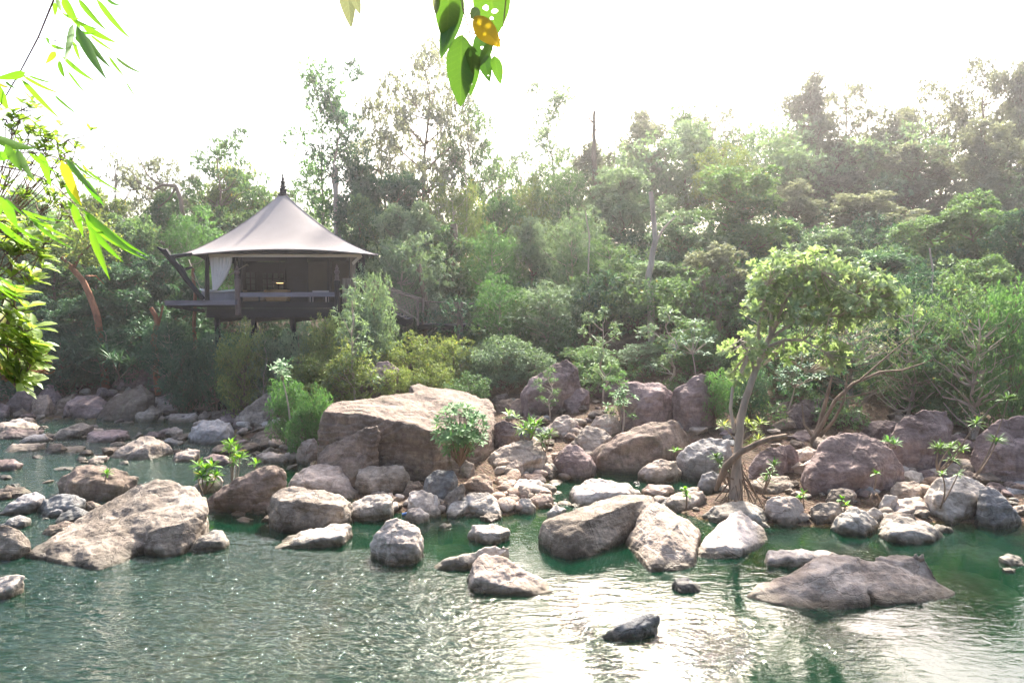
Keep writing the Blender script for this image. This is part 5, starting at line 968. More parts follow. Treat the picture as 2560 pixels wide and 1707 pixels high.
# ---------------------------------------------------------------- forest: kind, x, top, distance, crown width, leaf, label
FOREST = [
 # skyline behind the pavilion side
 ('broad', 60, 470, 46, 330, 'mid', 'dense tree at the edge behind the foreground bamboo'),
 ('twiggy', 285, 370, 44, 210, 'plum', 'thin half bare tree on the skyline beside the bamboo tips', 'tree'),
 ('open', 385, 355, 45, 210, 'plum', 'tree with crooked bare limbs left of the pavilion skyline'),
 ('open', 545, 318, 47, 230, 'mid', 'round open tree standing over the pavilion roof slope'),
 ('broad', 570, 400, 50, 260, 'yel', 'yellow green dense tree below the round open tree'),
 ('broad', 235, 455, 40, 230, 'yel', 'pale yellow green tree low behind the bamboo'),
 ('broad', 330, 520, 38, 210, 'mid', 'mid green tree filling the gap left of the roof corner'),
 ('feather', 470, 530, 40, 200, 'lush', 'bright feathery tree just behind the roof corner'),
 ('broad', 420, 470, 43, 200, 'mid', 'dull tree below the crooked bare limbs'),
 ('open', 715, 425, 46, 220, 'mid', 'tree rising right behind the roof finial'),
 ('broad', 660, 470, 50, 240, 'yel', 'olive tree directly behind the roof apex'),
 ('tall', 835, 178, 42, 145, 'dark', 'tall slim tree with tufted crown and white stem above the roof'),
 ('tall', 800, 175, 43, 120, 'lush', 'bright green top leaning out of the tall slim tree'),
 ('open', 1060, 50, 44, 250, 'plum', 'tallest tree of the skyline with forked bare limbs'),
 ('open', 1175, 200, 45, 200, 'mid', 'second tall limb spread tree beside the tallest one'),
 ('open', 955, 175, 46, 180, 'plum', 'airy dull crown on the near side of the tallest tree'),
 ('broad', 900, 370, 42, 200, 'dark', 'dark bluish tree between the slim tree and the tallest tree'),
 ('broad', 1000, 400, 41, 230, 'dark', 'dark tree at the foot of the tallest tree'),
 ('feather', 1130, 430, 40, 190, 'yel', 'pale feathery tree below the tall limb spread tree'),
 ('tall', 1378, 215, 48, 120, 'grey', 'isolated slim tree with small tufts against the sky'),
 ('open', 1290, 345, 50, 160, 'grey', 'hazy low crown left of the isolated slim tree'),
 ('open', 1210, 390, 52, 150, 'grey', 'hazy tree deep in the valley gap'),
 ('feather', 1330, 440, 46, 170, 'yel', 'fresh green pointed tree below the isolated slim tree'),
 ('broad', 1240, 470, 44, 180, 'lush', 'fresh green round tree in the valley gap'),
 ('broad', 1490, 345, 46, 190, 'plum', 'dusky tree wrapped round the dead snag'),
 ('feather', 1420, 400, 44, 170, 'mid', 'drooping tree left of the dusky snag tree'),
 ('broad', 1610, 275, 52, 220, 'plum', 'dusky rounded crown on the middle of the skyline'),
 ('broad', 1720, 262, 54, 200, 'mid', 'crown with yellowish top on the middle skyline'),
 ('open', 1785, 240, 55, 170, 'plum', 'uneven dark crown ending at the bright sky gap'),
 ('open', 1810, 345, 44, 170, 'yel', 'yellow leaved tree catching sun on the hillside'),
 ('broad', 1560, 400, 42, 250, 'grey', 'grey green tree midway up the hill'),
 ('broad', 1860, 405, 38, 330, 'mid', 'big domed tree in the middle of the hillside'),
 ('broad', 1700, 520, 35, 260, 'grey', 'grey green dome below the yellow leaved tree'),
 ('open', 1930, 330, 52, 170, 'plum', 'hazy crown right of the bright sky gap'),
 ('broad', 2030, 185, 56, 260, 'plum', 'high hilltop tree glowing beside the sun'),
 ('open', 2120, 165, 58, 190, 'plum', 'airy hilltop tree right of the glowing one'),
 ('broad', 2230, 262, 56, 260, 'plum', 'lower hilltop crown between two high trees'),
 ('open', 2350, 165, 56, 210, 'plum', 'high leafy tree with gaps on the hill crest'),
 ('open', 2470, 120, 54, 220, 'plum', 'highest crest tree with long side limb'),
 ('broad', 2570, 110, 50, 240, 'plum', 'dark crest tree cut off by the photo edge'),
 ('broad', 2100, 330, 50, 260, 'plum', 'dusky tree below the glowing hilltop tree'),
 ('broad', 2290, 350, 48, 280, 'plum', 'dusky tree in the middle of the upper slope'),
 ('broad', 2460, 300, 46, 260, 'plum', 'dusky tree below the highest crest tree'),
 ('broad', 1990, 450, 42, 200, 'plum', 'mauve tinged tree beside the big domed tree'),
 ('broad', 2150, 470, 42, 260, 'plum', 'mauve tinged tree in the pink glow'),
 ('broad', 2330, 520, 34, 260, 'mid', 'full green tree rising at the right slope foot'),
 ('broad', 2440, 470, 33, 280, 'mid', 'tall green dome near the edge of the slope'),
 ('broad', 2560, 520, 30, 220, 'dark', 'dark green tree at the very edge of the slope'),
 ('broad', 2080, 570, 34, 240, 'grey', 'grey tree behind the bright leaved leaning tree'),
 ('broad', 2220, 620, 31, 260, 'dark', 'dark layered tree behind the half bare bushes'),
 # middle forest
 ('broad', 1030, 490, 37, 260, 'grey', 'silvery tree right of the roof eave'),
 ('feather', 1010, 570, 34, 230, 'grey', 'drooping grey tree hanging over the stairs'),
 ('broad', 900, 480, 39, 180, 'mid', 'tree close behind the roof slope on the stair side'),
 ('broad', 1130, 560, 36, 200, 'mid', 'mid green tree above the walkway'),
 ('feather', 1230, 560, 36, 190, 'lush', 'light green pointed tree behind the walkway'),
 ('broad', 1330, 540, 38, 200, 'grey', 'pale grey green tree at the valley mouth'),
 ('feather', 1430, 520, 36, 190, 'grey', 'tall drooping curtain of leaves below the dead snag'),
 ('feather', 1520, 590, 34, 190, 'mid', 'feathery tree beside the leaning pale trunk'),
 ('broad', 1650, 640, 32, 230, 'grey', 'dull dome behind the leaning pale trunk'),
 ('broad', 1790, 600, 30, 240, 'plum', 'dusky dome over the twin dark trunks'),
 ('broad', 1930, 640, 29, 220, 'grey', 'tree right behind the bright leaved leaning tree trunk'),
 ('feather', 1370, 700, 31, 200, 'grey', 'weeping silvery tree over the boulders'),
 ('feather', 1250, 690, 31, 140, 'lush', 'light shaggy sapling tree at the end of the walkway'),
 ('broad', 2470, 640, 26, 260, 'mid', 'green tree above the yucca like plants'),
 # pavilion side, lower
 ('broad', 140, 600, 36, 260, 'mid', 'green tree over the orange trunk'),
 ('broad', 300, 640, 33, 220, 'dark', 'dark tree between orange trunk and pavilion'),
 ('broad', 400, 620, 35, 200, 'dark', 'dark tree touching the roof corner from behind'),
 ('broad', 60, 720, 33, 240, 'dark', 'dark tree low at the edge of the far shore'),
 ('broad', 200, 740, 32, 220, 'dark', 'bluish dark tree beneath the orange trunk'),
 ('broad', 480, 690, 38, 160, 'dark', 'shaded tree seen below the roof corner'),
]
for row in FOREST:
    k, x, top, d, w_, lf, lb = row[:7]; plant(k, x, top, d, w_, lf, lb, name='tree' if len(row) > 7 else None, group='trees of the forest edge' if len(row) > 7 else None)
BUSHES = [
 ('bush', 60, 850, 30, 150, 'dark', 'dark shrub at the end of the far shore'), ('bush', 150, 830, 30.5, 160, 'dark', 'dark drooping shrub under the orange trunk'),
 ('feather', 260, 800, 31, 150, 'dark', 'dark bamboo like shrub near the tall leaning boulder', 'shrub'), ('feather', 420, 790, 29.5, 130, 'dark', 'blue green bamboo like shrub beside the deck ledge', 'shrub'),
 ('bush', 340, 780, 32, 170, 'dark', 'dark bluish shrub behind the leaning mauve boulder'), ('bush', 470, 880, 28.8, 90, 'dark', 'small shaded shrub between two far shore boulders'),
 ('bush', 455, 830, 28.2, 110, 'dark', 'dark shrub in the shade below the ledge board'), ('bush', 535, 815, 28.0, 110, 'dark', 'dark shrub hiding the first stilt of the deck'), ('bush', 575, 850, 27.4, 90, 'mid', 'small olive shrub beside the round olive one'),
 ('bush', 610, 800, 27, 135, 'yel', 'round olive shrub in front of the deck beam'), ('bush', 680, 815, 27.2, 110, 'grey', 'shrub on a thin stem under the middle of the deck'),
 ('bush', 745, 805, 26.6, 120, 'grey', 'grey green shrub under the deck rail'), ('bush', 815, 775, 26.2, 120, 'yel', 'yellow green shrub touching the deck corner'),
 ('bush', 860, 850, 25, 200, 'yel', 'wide yellow green shrub behind the massive boulder'), ('bush', 780, 860, 25.5, 130, 'yel', 'yellowish shrub below the deck corner'),
 ('bush', 935, 660, 28, 140, 'grey', 'tall pale shrub before the stair top'), ('bush', 900, 760, 26.8, 150, 'grey', 'pale grey shrub below the timber posts'),
 ('bush', 1030, 830, 27.5, 150, 'yel', 'olive shrub at the foot of the stairs'), ('bush', 1130, 822, 27.6, 130, 'yel', 'upright olive shrub in front of the walkway'),
 ('bush', 1190, 850, 28, 150, 'grey', 'shrub beside the walkway beam'), ('bush', 1270, 830, 27, 160, 'grey', 'grey shrub above the massive boulder shoulder'),
 ('bush', 1080, 900, 25.5, 120, 'yel', 'low shrub above the massive boulder ridge'), ('bush', 990, 900, 25, 110, 'yel', 'low olive shrub on the massive boulder rear edge'),
 ('bush', 1340, 870, 26.5, 130, 'grey', 'shrub against the tall domed mauve boulder'), ('bush', 1480, 860, 27.5, 150, 'mid', 'low shrub behind the flat mauve ledge'),
 ('bush', 1170, 930, 24.5, 120, 'mid', 'shrub before the far brown boulder'), ('bush', 1600, 850, 27.5, 130, 'grey', 'shrub behind the pale saplings'),
 ('bush', 1740, 790, 26, 150, 'mid', 'shrub left of the bright leaved leaning tree'), ('bush', 1960, 800, 24, 200, 'mid', 'dark leaved shrub right of the leaning tree trunk'),
 ('twiggy', 2130, 760, 22.5, 280, 'plum', 'big tangled half bare shrub beside the leaning tree'), ('twiggy', 2280, 740, 22, 220, 'mid', 'half bare reddish shrub on the slope'),
 ('bush', 2400, 690, 22, 240, 'mid', 'tall green shrub at the edge of the slope'), ('twiggy', 2450, 740, 20, 260, 'mid', 'pale stemmed shrub before the enormous dark boulder'),
 ('bush', 2540, 660, 20, 180, 'lush', 'fresh green shrub cut by the photo edge'), ('bush', 2250, 660, 25, 220, 'dark', 'dark shrub in the shade of the slope'),
 ('bush', 2080, 840, 23, 160, 'dark', 'deep shaded shrub under the half bare shrub'), ('bush', 2330, 880, 22, 190, 'mid', 'shrub right of the far flat purple boulder'),
 ('bush', 1880, 900, 21.5, 110, 'dark', 'small dark shrub close to the leaning trunk'), ('bush', 1790, 920, 21.5, 90, 'lush', 'green shrub before the broad far purple boulder'),
 ('sapling', 1510, 770, 24.5, 110, 'grey', 'bare pale sapling with few leaves among mauve boulders'), ('sapling', 1680, 765, 25, 150, 'grey', 'white stemmed sapling with drooping leaf tufts'),
 ('sapling', 1550, 930, 21.5, 80, 'lush', 'thin sapling before the square shouldered boulder'), ('sapling', 1375, 920, 22.5, 80, 'mid', 'small sapling before the tall domed boulder'),
 ('sapling', 880, 700, 24.3, 130, 'grey', 'crooked pale sapling leaning over the massive boulder'), ('sapling', 660, 830, 26.5, 60, 'mid', 'thin sapling before the smooth grey slab'),
 ('bush', 720, 930, 22, 110, 'lush', 'fresh green shrub at the pebble shore'), ('bush', 790, 960, 21, 90, 'lush', 'second fresh green shrub near the massive boulder'),
 ('bush', 760, 1000, 20.8, 110, 'lush', 'low lush shrub touching the massive boulder'),
 ('sapling', 2160, 760, 24, 90, 'grey', 'bare upright sapling behind the half bare shrub'),
]
for row in BUSHES:
    k, x, top, d, w_, lf, lb = row[:7]; plant(k, x, top, d, w_, lf, lb, name=row[7] if len(row) > 7 else None, group='shrubs above the boulders' if len(row) > 7 else None, bark=BARKP if k in ('sapling', 'twiggy') else None)
# --- trees known by their bare stems
def stemtree(name, pts, rad, Y, label, m, limbs_=(), group='trees of the forest edge', foliage_=None):
    P = [at(x, y, Y + q) for x, y, q in pts]; gz = h1(P[0].x, P[0].y)
    if P[0].z > gz: P.insert(0, Vector((P[0].x + .1, P[0].y, gz - .15)))
    e = empty(name, P[0], label, name, group)
    mb = MB(); k = 7; Q = []
    for i in range(len(P) - 1): Q += [P[i].lerp(P[i + 1], t / 4) for t in range(4)]
    Q.append(P[-1]); rr = [rad[0] + (rad[1] - rad[0]) * i / (len(Q) - 1) for i in range(len(Q))]
    Q = [q + Vector((noise.noise(q * 1.3), noise.noise(q * 1.3 + Vector((5, 0, 0))), 0)) * .06 for q in Q]; mb.tube(Q, rr, 9)
    for l, (ra, rb) in limbs_: L = [at(x, y, Y + q) for x, y, q in l]; mb.tube(L, [ra + (rb - ra) * i / (len(L) - 1) for i in range(len(L))], 6)
    o = mb.build('trunk', m, e); o.location = -e.location
    if foliage_:
        rs = mk(foliage_.get('seed', 1)); cl = [np.array(at(x, y, Y + q)) for x, y, q in foliage_['c']]
        cm = leaves_mesh('crown', foliage(rs, cl, foliage_['r'], foliage_['tips'], foliage_.get('n', 6), foliage_['L'], foliage_['W'], **foliage_.get('k', {})), rs, foliage_['m']); o2 = link(bpy.data.objects.new('crown', cm), e); o2.location = -e.location
    return e
stemtree('tree', [(256, 870, 0), (245, 800, 0), (225, 740, 0), (208, 700, 0), (178, 665, 0)], (.17, .12), 31, 'bare orange brown trunk leaning out of the dark undergrowth', BARKO, [([(180, 668, 0), (150, 640, 0), (110, 640, 0)], (.09, .04)), ([(182, 672, 0), (200, 640, 0), (240, 600, 0)], (.09, .03)), ([(215, 690, 0), (240, 690, 1), (260, 710, 1)], (.05, .02))],
         foliage_=dict(c=[(x, y, q) for x, y, q in ((110, 610, 0), (150, 590, .5), (200, 600, 0), (240, 620, .4), (180, 560, 0), (230, 570, -.4), (270, 600, 0), (130, 640, 0), (220, 640, .5), (160, 630, -.6), (260, 640, .2))], r=.75, tips=50, L=.19, W=.08, m=LM['yel']))
stemtree('tree', [(1626, 730, 0), (1622, 690, 0), (1628, 650, 0), (1640, 600, 0), (1632, 520, 0), (1628, 480, 0)], (.17, .10), 31, 'pale leaning trunk standing clear of the hillside foliage', BARKP, [([(1636, 610, 0), (1660, 570, 0), (1690, 540, 0)], (.07, .03))])
stemtree('tree', [(462, 560, 0), (452, 500, 0), (438, 465, 0), (405, 462, 0), (380, 478, 0)], (.16, .07), 42, 'bare curved limb arching left above the roof corner', BARK, [([(440, 470, 0), (420, 500, 0), (395, 520, 0)], (.07, .03)), ([(400, 462, 0), (370, 440, 0), (350, 400, 0), (330, 370, 0)], (.06, .02)), ([(380, 475, 0), (345, 455, 0), (330, 430, 0)], (.05, .02))])
stemtree('dead_tree', [(1486, 480, 0), (1486, 400, 0), (1485, 340, 0), (1486, 278, 0)], (.22, .09), 45, 'dead broken snag poking above the dusky tree', BARK, [([(1486, 310, 0), (1475, 300, 0), (1472, 292, 0)], (.08, .04)), ([(1486, 330, 0), (1496, 318, 0)], (.06, .03))])
stemtree('tree', [(385, 850, 0), (392, 810, 0), (390, 790, 0), (378, 770, 0)], (.14, .09), 30.2, 'short forked brown trunk under the deck ledge', BARKO, [([(394, 820, 0), (402, 790, 0), (408, 765, 0)], (.06, .03))])
stemtree('tree', [(842, 620, 0), (841, 560, 0), (840, 500, 0), (838, 420, 0)], (.16, .13), 41.8, 'white bare stem rising right behind the roof slope', BARKP)
stemtree('tree', [(1135, 640, 0), (1136, 600, 0), (1134, 560, 0)], (.19, .18), 36, 'thick dark broken trunk above the stairs', BARK)
for i, (x, lb) in enumerate(((1770, 'left one of the twin dark trunks below the dusky dome'), (1796, 'right one of the twin dark trunks below the dusky dome'))):
    stemtree('tree', [(x - 4, 850, 0), (x, 790, 0), (x - 6 + 8 * i, 740, 0), (x - 14 + 24 * i, 690, 0)], (.16, .09), 29, lb, BARK)
stemtree('tree', [(1062, 800, 0), (1060, 740, 0), (1054, 700, 0), (1048, 660, 0)], (.15, .11), 32.5, 'brown trunk standing between stairs and walkway', BARK)
for x, y0, y1, Y in ((285, 860, 640, 33),): pass
for i, (x, y0, y1, Y, lb) in enumerate(((485, 760, 700, 33, 'reddish trunk right behind the slanting pole'), (1470, 640, 560, 33, 'thin white stem in the drooping foliage'), (1165, 500, 440, 40, 'thin pale stem in the silvery tree'), (2330, 720, 650, 26, 'slim bare stem in the dark slope foliage'))):
    stemtree('tree', [(x, y0 + 60, 0), (x + 3, (y0 + y1) / 2, 0), (x - 4, y1 - 30, 0)], (.10, .07) if i == 0 else (.05, .03), Y, lb, BARKO if i == 0 else BARKP)
# --- the leaning tree with bright leaves
def big_leaf(C, A, Nrm, L, W, droop=.25):
    """obovate folded leaf of six quads-ish faces; returns verts and faces"""
    A = A.normalized(); S = A.cross(Nrm).normalized(); Nn = S.cross(A)
    prof = [(0, .03), (.25, .28), (.55, .5), (.8, .42), (1.0, .03)]; vs = []
    for t, w in prof:
        c = C + A * L * t - Nn * (L * droop * t * t); vs += [c + S * W * w + Nn * W * w * .35, c, c - S * W * w + Nn * W * w * .35]
    fs = []
    for i in range(4): a = 3 * i; fs += [(a, a + 1, a + 4, a + 3), (a + 1, a + 2, a + 5, a + 4)]
    return vs, fs
class LB:
    def __init__(s): s.v = []; s.f = []; s.r = []
    def leaf(s, C, A, Nrm, L, W, droop=.25):
        vs, fs = big_leaf(Vector(C), Vector(A), Vector(Nrm), L, W, droop); o = len(s.v); s.v += vs; s.f += [tuple(i + o for i in f) for f in fs]; s.r += [random.random()] * len(fs)
    def mesh(s, name, m):
        me = mesh_np(name, np.array([tuple(v) for v in s.v]), np.array(s.f), 4, rnd=s.r, smooth=True); me.materials.append(m); return me
random.seed(5)
def rosette(lb, c, ax, n, L, W, open_=1.0, droop=.3):
    ax = Vector(ax).normalized(); u = ax.orthogonal().normalized(); w = ax.cross(u); ph = random.uniform(0, 6)
    for i in range(n):
        a = ph + i * 2.4; el = open_ * random.uniform(.65, 1.15); d = (u * math.cos(a) + w * math.sin(a)) * math.sin(el) + ax * math.cos(el)
        l = L * random.uniform(.7, 1.15); lb.leaf(Vector(c) + ax * .02 * random.random(), d, ax + Vector((0, 0, .3)), l, W * l / L, droop)
YL = plane_hit(1850, 1245, .2).y
lt_ = empty('leaning_tree', at(1850, 1245, YL), 'leaning riverside tree with bright green leafy crown and gnarled roots', 'tree')
tp = [(1838, 1245, 0), (1842, 1180, 0), (1846, 1110, 0), (1852, 1040, 0), (1868, 985, 0), (1888, 925, .1), (1912, 870, .2), (1935, 820, .3)]
tpP = []; 
for i in range(len(tp) - 1):
    a, b = at(tp[i][0], tp[i][1], YL + tp[i][2]), at(tp[i + 1][0], tp[i + 1][1], YL + tp[i + 1][2]); tpP += [a.lerp(b, t / 4) for t in range(4)]
tpP.append(at(1935, 820, YL + .3)); mb = MB()
mb.tube([p + Vector((noise.noise(p * 3), noise.noise(p * 3 + Vector((9, 0, 0))), 0)) * .03 for p in tpP], [.115 - .06 * (i / (len(tpP) - 1)) + (.03 if i < 5 else 0) for i in range(len(tpP))], 12)
mb.tube([at(1836, 1080, YL), at(1826, 1020, YL - .1), at(1832, 970, YL), at(1858, 920, YL), at(1880, 880, YL + .1)], [.045, .04, .035, .03, .025], 8)
LIMB = [[(1905, 885, .2), (1895, 830, 0), (1905, 770, -.2), (1920, 710, -.3)], [(1935, 820, .3), (1975, 770, .2), (2020, 740, .3), (2090, 735, .3), (2160, 745, .3)], [(1930, 830, .3), (1950, 770, .6), (1985, 720, .8), (2030, 690, .9)], [(1935, 820, .3), (1960, 760, 0), (2000, 700, -.3), (2050, 680, -.4)],
        [(1920, 850, .2), (1990, 800, .3), (2050, 790, .1), (2120, 790, .2)], [(1912, 870, .2), (1960, 850, -.1), (2010, 850, -.3), (2060, 880, -.3)], [(1925, 840, .2), (1930, 760, .4), (1960, 700, .4), (1990, 670, .5)], [(1975, 770, .2), (2040, 760, .6), (2120, 720, .7), (2200, 730, .8)], [(1888, 925, .1), (1870, 880, 0), (1850, 850, 0)],
        [(1905, 885, .2), (1950, 880, .4), (1990, 910, .5), (2020, 930, .5)]]
ends = []
for L in LIMB:
    P = [at(x, y, YL + q) for x, y, q in L]; Q = []
    for i in range(len(P) - 1): Q += [P[i].lerp(P[i + 1], t / 3) for t in range(3)]
    Q.append(P[-1]); mb.tube(Q, [.036 * (1 - .75 * i / (len(Q) - 1)) + .008 for i in range(len(Q))], 7); ends += Q[3:]
lb = LB(); random.seed(8)
# crown envelope in photo pixels: tufts clustered along the outer arc
CT = [(1910, 690, 1), (1935, 670, 1), (1965, 660, 1), (2000, 665, 1), (2035, 660, 1), (2070, 670, 1), (2105, 680, 1), (2140, 690, 1), (2175, 700, 1), (2205, 720, 1), (2225, 745, 1), (2190, 750, 1), (2150, 740, 1), (2110, 730, 1), (2070, 715, 1), (2030, 705, 1), (1990, 700, 1), (1950, 705, 1), (1905, 730, 1), (1890, 760, .7), (1920, 760, .7), (1960, 745, .7),
      (2005, 745, .8), (2050, 760, .8), (2095, 770, .8), (2140, 780, .8), (1895, 800, .5), (2010, 800, .6), (2050, 800, .6), (1880, 850, .6), (1870, 905, .7), (1855, 935, .6), (1845, 880, .4), (2095, 880, .7), (2075, 905, .6), (2120, 905, .5), (2060, 860, .5), (1990, 860, .5), (1960, 880, .4), (2180, 780, .5), (2240, 770, .5), (1975, 780, .5), (2110, 800, .6)]
tw = MB()
for x, y, dn in CT:
    for k in range(int(22 * dn) + 1):
        p = at(x + random.gauss(0, 17), y + random.gauss(0, 14), YL + .25 + random.gauss(0, .50)); e_ = min(ends, key=lambda q: (q - p).length); ax = (p - e_).normalized() + Vector((random.gauss(0, .3), random.gauss(0, .3), .55))
        tw.tube([e_, e_.lerp(p, .6) + Vector((0, 0, -.03)), p], [.011, .008, .005], 4); rosette(lb, p, ax, random.randint(7, 10), .175, .07, 1.0, .2)
o = mb.build('trunk', BARKP, lt_); o.location = -lt_.location; o = tw.build('twig', BARKP, lt_); o.location = -lt_.location
o = link(bpy.data.objects.new('crown', lb.mesh('crown', LM['sun'])), lt_); o.location = -lt_.location
mb = MB(); rr = random.Random(4); base = at(1842, 1205, YL)
for i in range(30):
    a = rr.uniform(0, 6.28); r = rr.uniform(.2, .75); s = base + Vector((rr.gauss(0, .10), rr.gauss(0, .08), rr.uniform(-.1, .55))); e2 = Vector((base.x + math.cos(a) * r + .15, base.y + math.sin(a) * r * .8 - .1, 0)); e2.z = max(h1(e2.x, e2.y), 0) - .04
    m_p = s.lerp(e2, .45) + Vector((rr.gauss(0, .07), rr.gauss(0, .07), rr.uniform(.0, .12))); q = bez(s, m_p, e2, 6); rd = rr.uniform(.007, .022); mb.tube(q, [rd * (1.2 - .12 * j) for j in range(6)], 5)
o = mb.build('root', BARKR, lt_); o.location = -lt_.location
mb = MB(); mb.tube([at(x, y, YL + q) for x, y, q in ((1790, 1225, .1), (1800, 1200, .05), (1815, 1165, -.1), (1850, 1130, -.2), (1900, 1105, -.2), (1930, 1095, -.1), (1965, 1090, 0))], [.05, .07, .085, .075, .065, .06, .065], 9)
tag(mb.build('driftwood', BARKR), 'thick broken driftwood branch leaning against the leaning tree roots', 'driftwood')
mb = MB(); c = at(2187, 1252, 15.6); mb.tube([c + Vector((math.sin(a) * .10, -.02 * math.cos(a), .02 + math.cos(a) * -.14)) for a in np.linspace(-2.7, 2.9, 16)], .03, 7); tag(mb.build('root_loop', BARKR), 'dark ring shaped root loop standing among pale rocks', 'root')
# second leaning shrub-tree with a long diagonal limb
stemtree('tree', [(2030, 1100, 0), (2055, 1060, 0), (2090, 1000, 0), (2130, 960, .1), (2200, 930, .2), (2260, 925, .3), (2330, 900, .4)], (.075, .018), 19.5, 'low tree with a long bare diagonal limb on the leafy slope', BARKR,
         [([(2040, 1090, 0), (2060, 1020, .2), (2075, 960, .3), (2090, 900, .3)], (.08, .02)), ([(2050, 1090, 0), (2085, 1050, -.2), (2110, 1000, -.2), (2120, 930, -.1)], (.06, .02)), ([(2035, 1095, 0), (2010, 1060, .2), (2005, 1010, .3)], (.05, .015)), ([(2150, 950, .1), (2230, 880, 0), (2290, 830, 0)], (.03, .008)), ([(2090, 1000, 0), (2160, 985, -.2), (2230, 960, -.3)], (.03, .008)), ([(2200, 930, .2), (2270, 960, .1), (2340, 950, .1)], (.02, .006))],
         foliage_=dict(c=[(x, y, q) for x, y, q in ((2090, 890, .3), (2060, 860, .4), (2120, 870, .1), (2290, 840, 0), (2330, 890, .3), (2080, 930, .2), (1985, 960, .2), (1960, 930, .2))], r=.45, tips=16, L=.13, W=.045, m=LM['dark']))
# branchy limbs at the right: spiky screw-pine like rosettes on bare stems
def strap_plant(label, base, heads, Y, n=26, L=.28, W=.022, leaf='screw', group='spiky leaved plants', bark=BARK, name='spiky_plant', r0=.022):
    b = at(*base, Y); e = empty(name, b, label, 'plant', group); mb = MB(); lbq = LB()
    for hx, hy in heads:
        p = at(hx, hy, Y + random.uniform(-.2, .2)); mid = b.lerp(p, .55) + Vector((random.gauss(0, .08), 0, -.05)); mb.tube(bez(b, mid, p, 6), [r0 * (1 - .1 * j) for j in range(6)], 6)
        for i in range(n):
            a = random.uniform(0, 6.28); el = random.uniform(.25, 1.75); d = Vector((math.cos(a) * math.sin(el), math.sin(a) * math.sin(el), math.cos(el))); lbq.leaf(p, d, Vector((0, 0, 1)) + d * .1, L * random.uniform(.7, 1.2), W * 2, .25)
    if mb.v: o = mb.build('stem', bark, e); o.location = -b
    o = link(bpy.data.objects.new('foliage', lbq.mesh('foliage', LM[leaf])), e); o.location = -b; return e
for args in (
 ('dark stemmed spiky plant topping the enormous dark boulder', (2440, 1190), [(2520, 1000), (2490, 1105)], 15.8, 30, .26),
 ('clump of drooping spiky rosettes beside the tall pink boulder', (2345, 1180), [(2345, 1125), (2375, 1120), (2405, 1125), (2380, 1150), (2440, 1060), (2350, 1120)], 15.9, 24, .24),
 ('small sprout on the big round cracked boulder', (2350, 1270), [(2355, 1185), (2395, 1185)], 14.9, 10, .15),
 ('grassy tuft right of the leaning tree roots', (1905, 1235), [(1925, 1185), (1935, 1165), (1915, 1200)], 16.3, 20, .22),
 ('pale spiky tuft left of the leaning tree trunk', (1815, 1210), [(1800, 1160), (1790, 1145), (1810, 1175)], 16.7, 22, .22),
 ('yellowish spiky epiphyte clump on the leaning trunk', (1850, 1110), [(1885, 1075), (1895, 1100), (1870, 1060), (1900, 1060), (1875, 1110), (1810, 1065)], 16.9, 26, .24, .02, 'yel'),
 ('grass clump on the dark brown blocky boulder', (265, 1215), [(267, 1185)], 16.6, 24, .17, .02, 'bam'),
 ('leafy reed clump behind the great tan boulder', (510, 1235), [(498, 1165), (515, 1175), (530, 1165), (505, 1190), (540, 1190), (520, 1205)], 16.8, 24, .24, .03, 'bam'),
 ('tall feathery reeds in the green pool', (580, 1280), [(578, 1110), (590, 1130), (600, 1145), (572, 1125), (585, 1155)], 16.8, 24, .24, .022, 'bam'),
 ('low sprout with red stems in the green pool', (625, 1275), [(612, 1208), (630, 1215), (640, 1160)], 16.4, 9, .18, .03, 'bam'),
 ('grass tuft growing between grey boulders', (1325, 1100), [(1325, 1060), (1310, 1075), (1340, 1065), (1330, 1085)], 19.3, 30, .32, .022, 'bam'),
 ('second grass tuft lower between the boulders', (1365, 1130), [(1362, 1095), (1375, 1085), (1355, 1105)], 18.8, 26, .28, .022, 'screw'),
 ('palm like sprout by the massive boulder shoulder', (1272, 1060), [(1272, 1040), (1290, 1045)], 20.6, 16, .30, .03, 'grey'),
 ('tiny plant on the crack of the huge mauve boulder', (2185, 1225), [(2190, 1185)], 15.8, 14, .14, .025, 'bam'),
 ('little green sprout by the striped low rock', (1715, 1270), [(1718, 1240), (1712, 1225)], 15.5, 10, .14, .04, 'bam'),
 ('sprout among the dry roots at the waterline', (2110, 1285), [(2105, 1250), (2115, 1262)], 14.9, 12, .13, .03, 'bam'),
 ('sprout between the squarish rock and the root gripped one', (2010, 1270), [(2008, 1235), (2000, 1245)], 15.1, 12, .13, .03, 'bam'),
 ('small fern at the top of the tilted striped slab', (1690, 1150), [(1690, 1128)], 18.2, 12, .2, .03, 'bam'),
 ('light fern in front of the tall pink boulder', (2235, 1120), [(2220, 1105), (2235, 1110)], 16.2, 14, .2, .03, 'lush'),
 ('grassy clump on the far shore under the orange trunk', (300, 945), [(300, 905), (280, 900), (330, 910)], 29.3, 30, .6, .03, 'dark'),
 ('spiky clump at the foot of the orange trunk', (255, 930), [(255, 875), (240, 890), (270, 885)], 29.8, 30, .6, .03, 'dark')):
    strap_plant(*args)
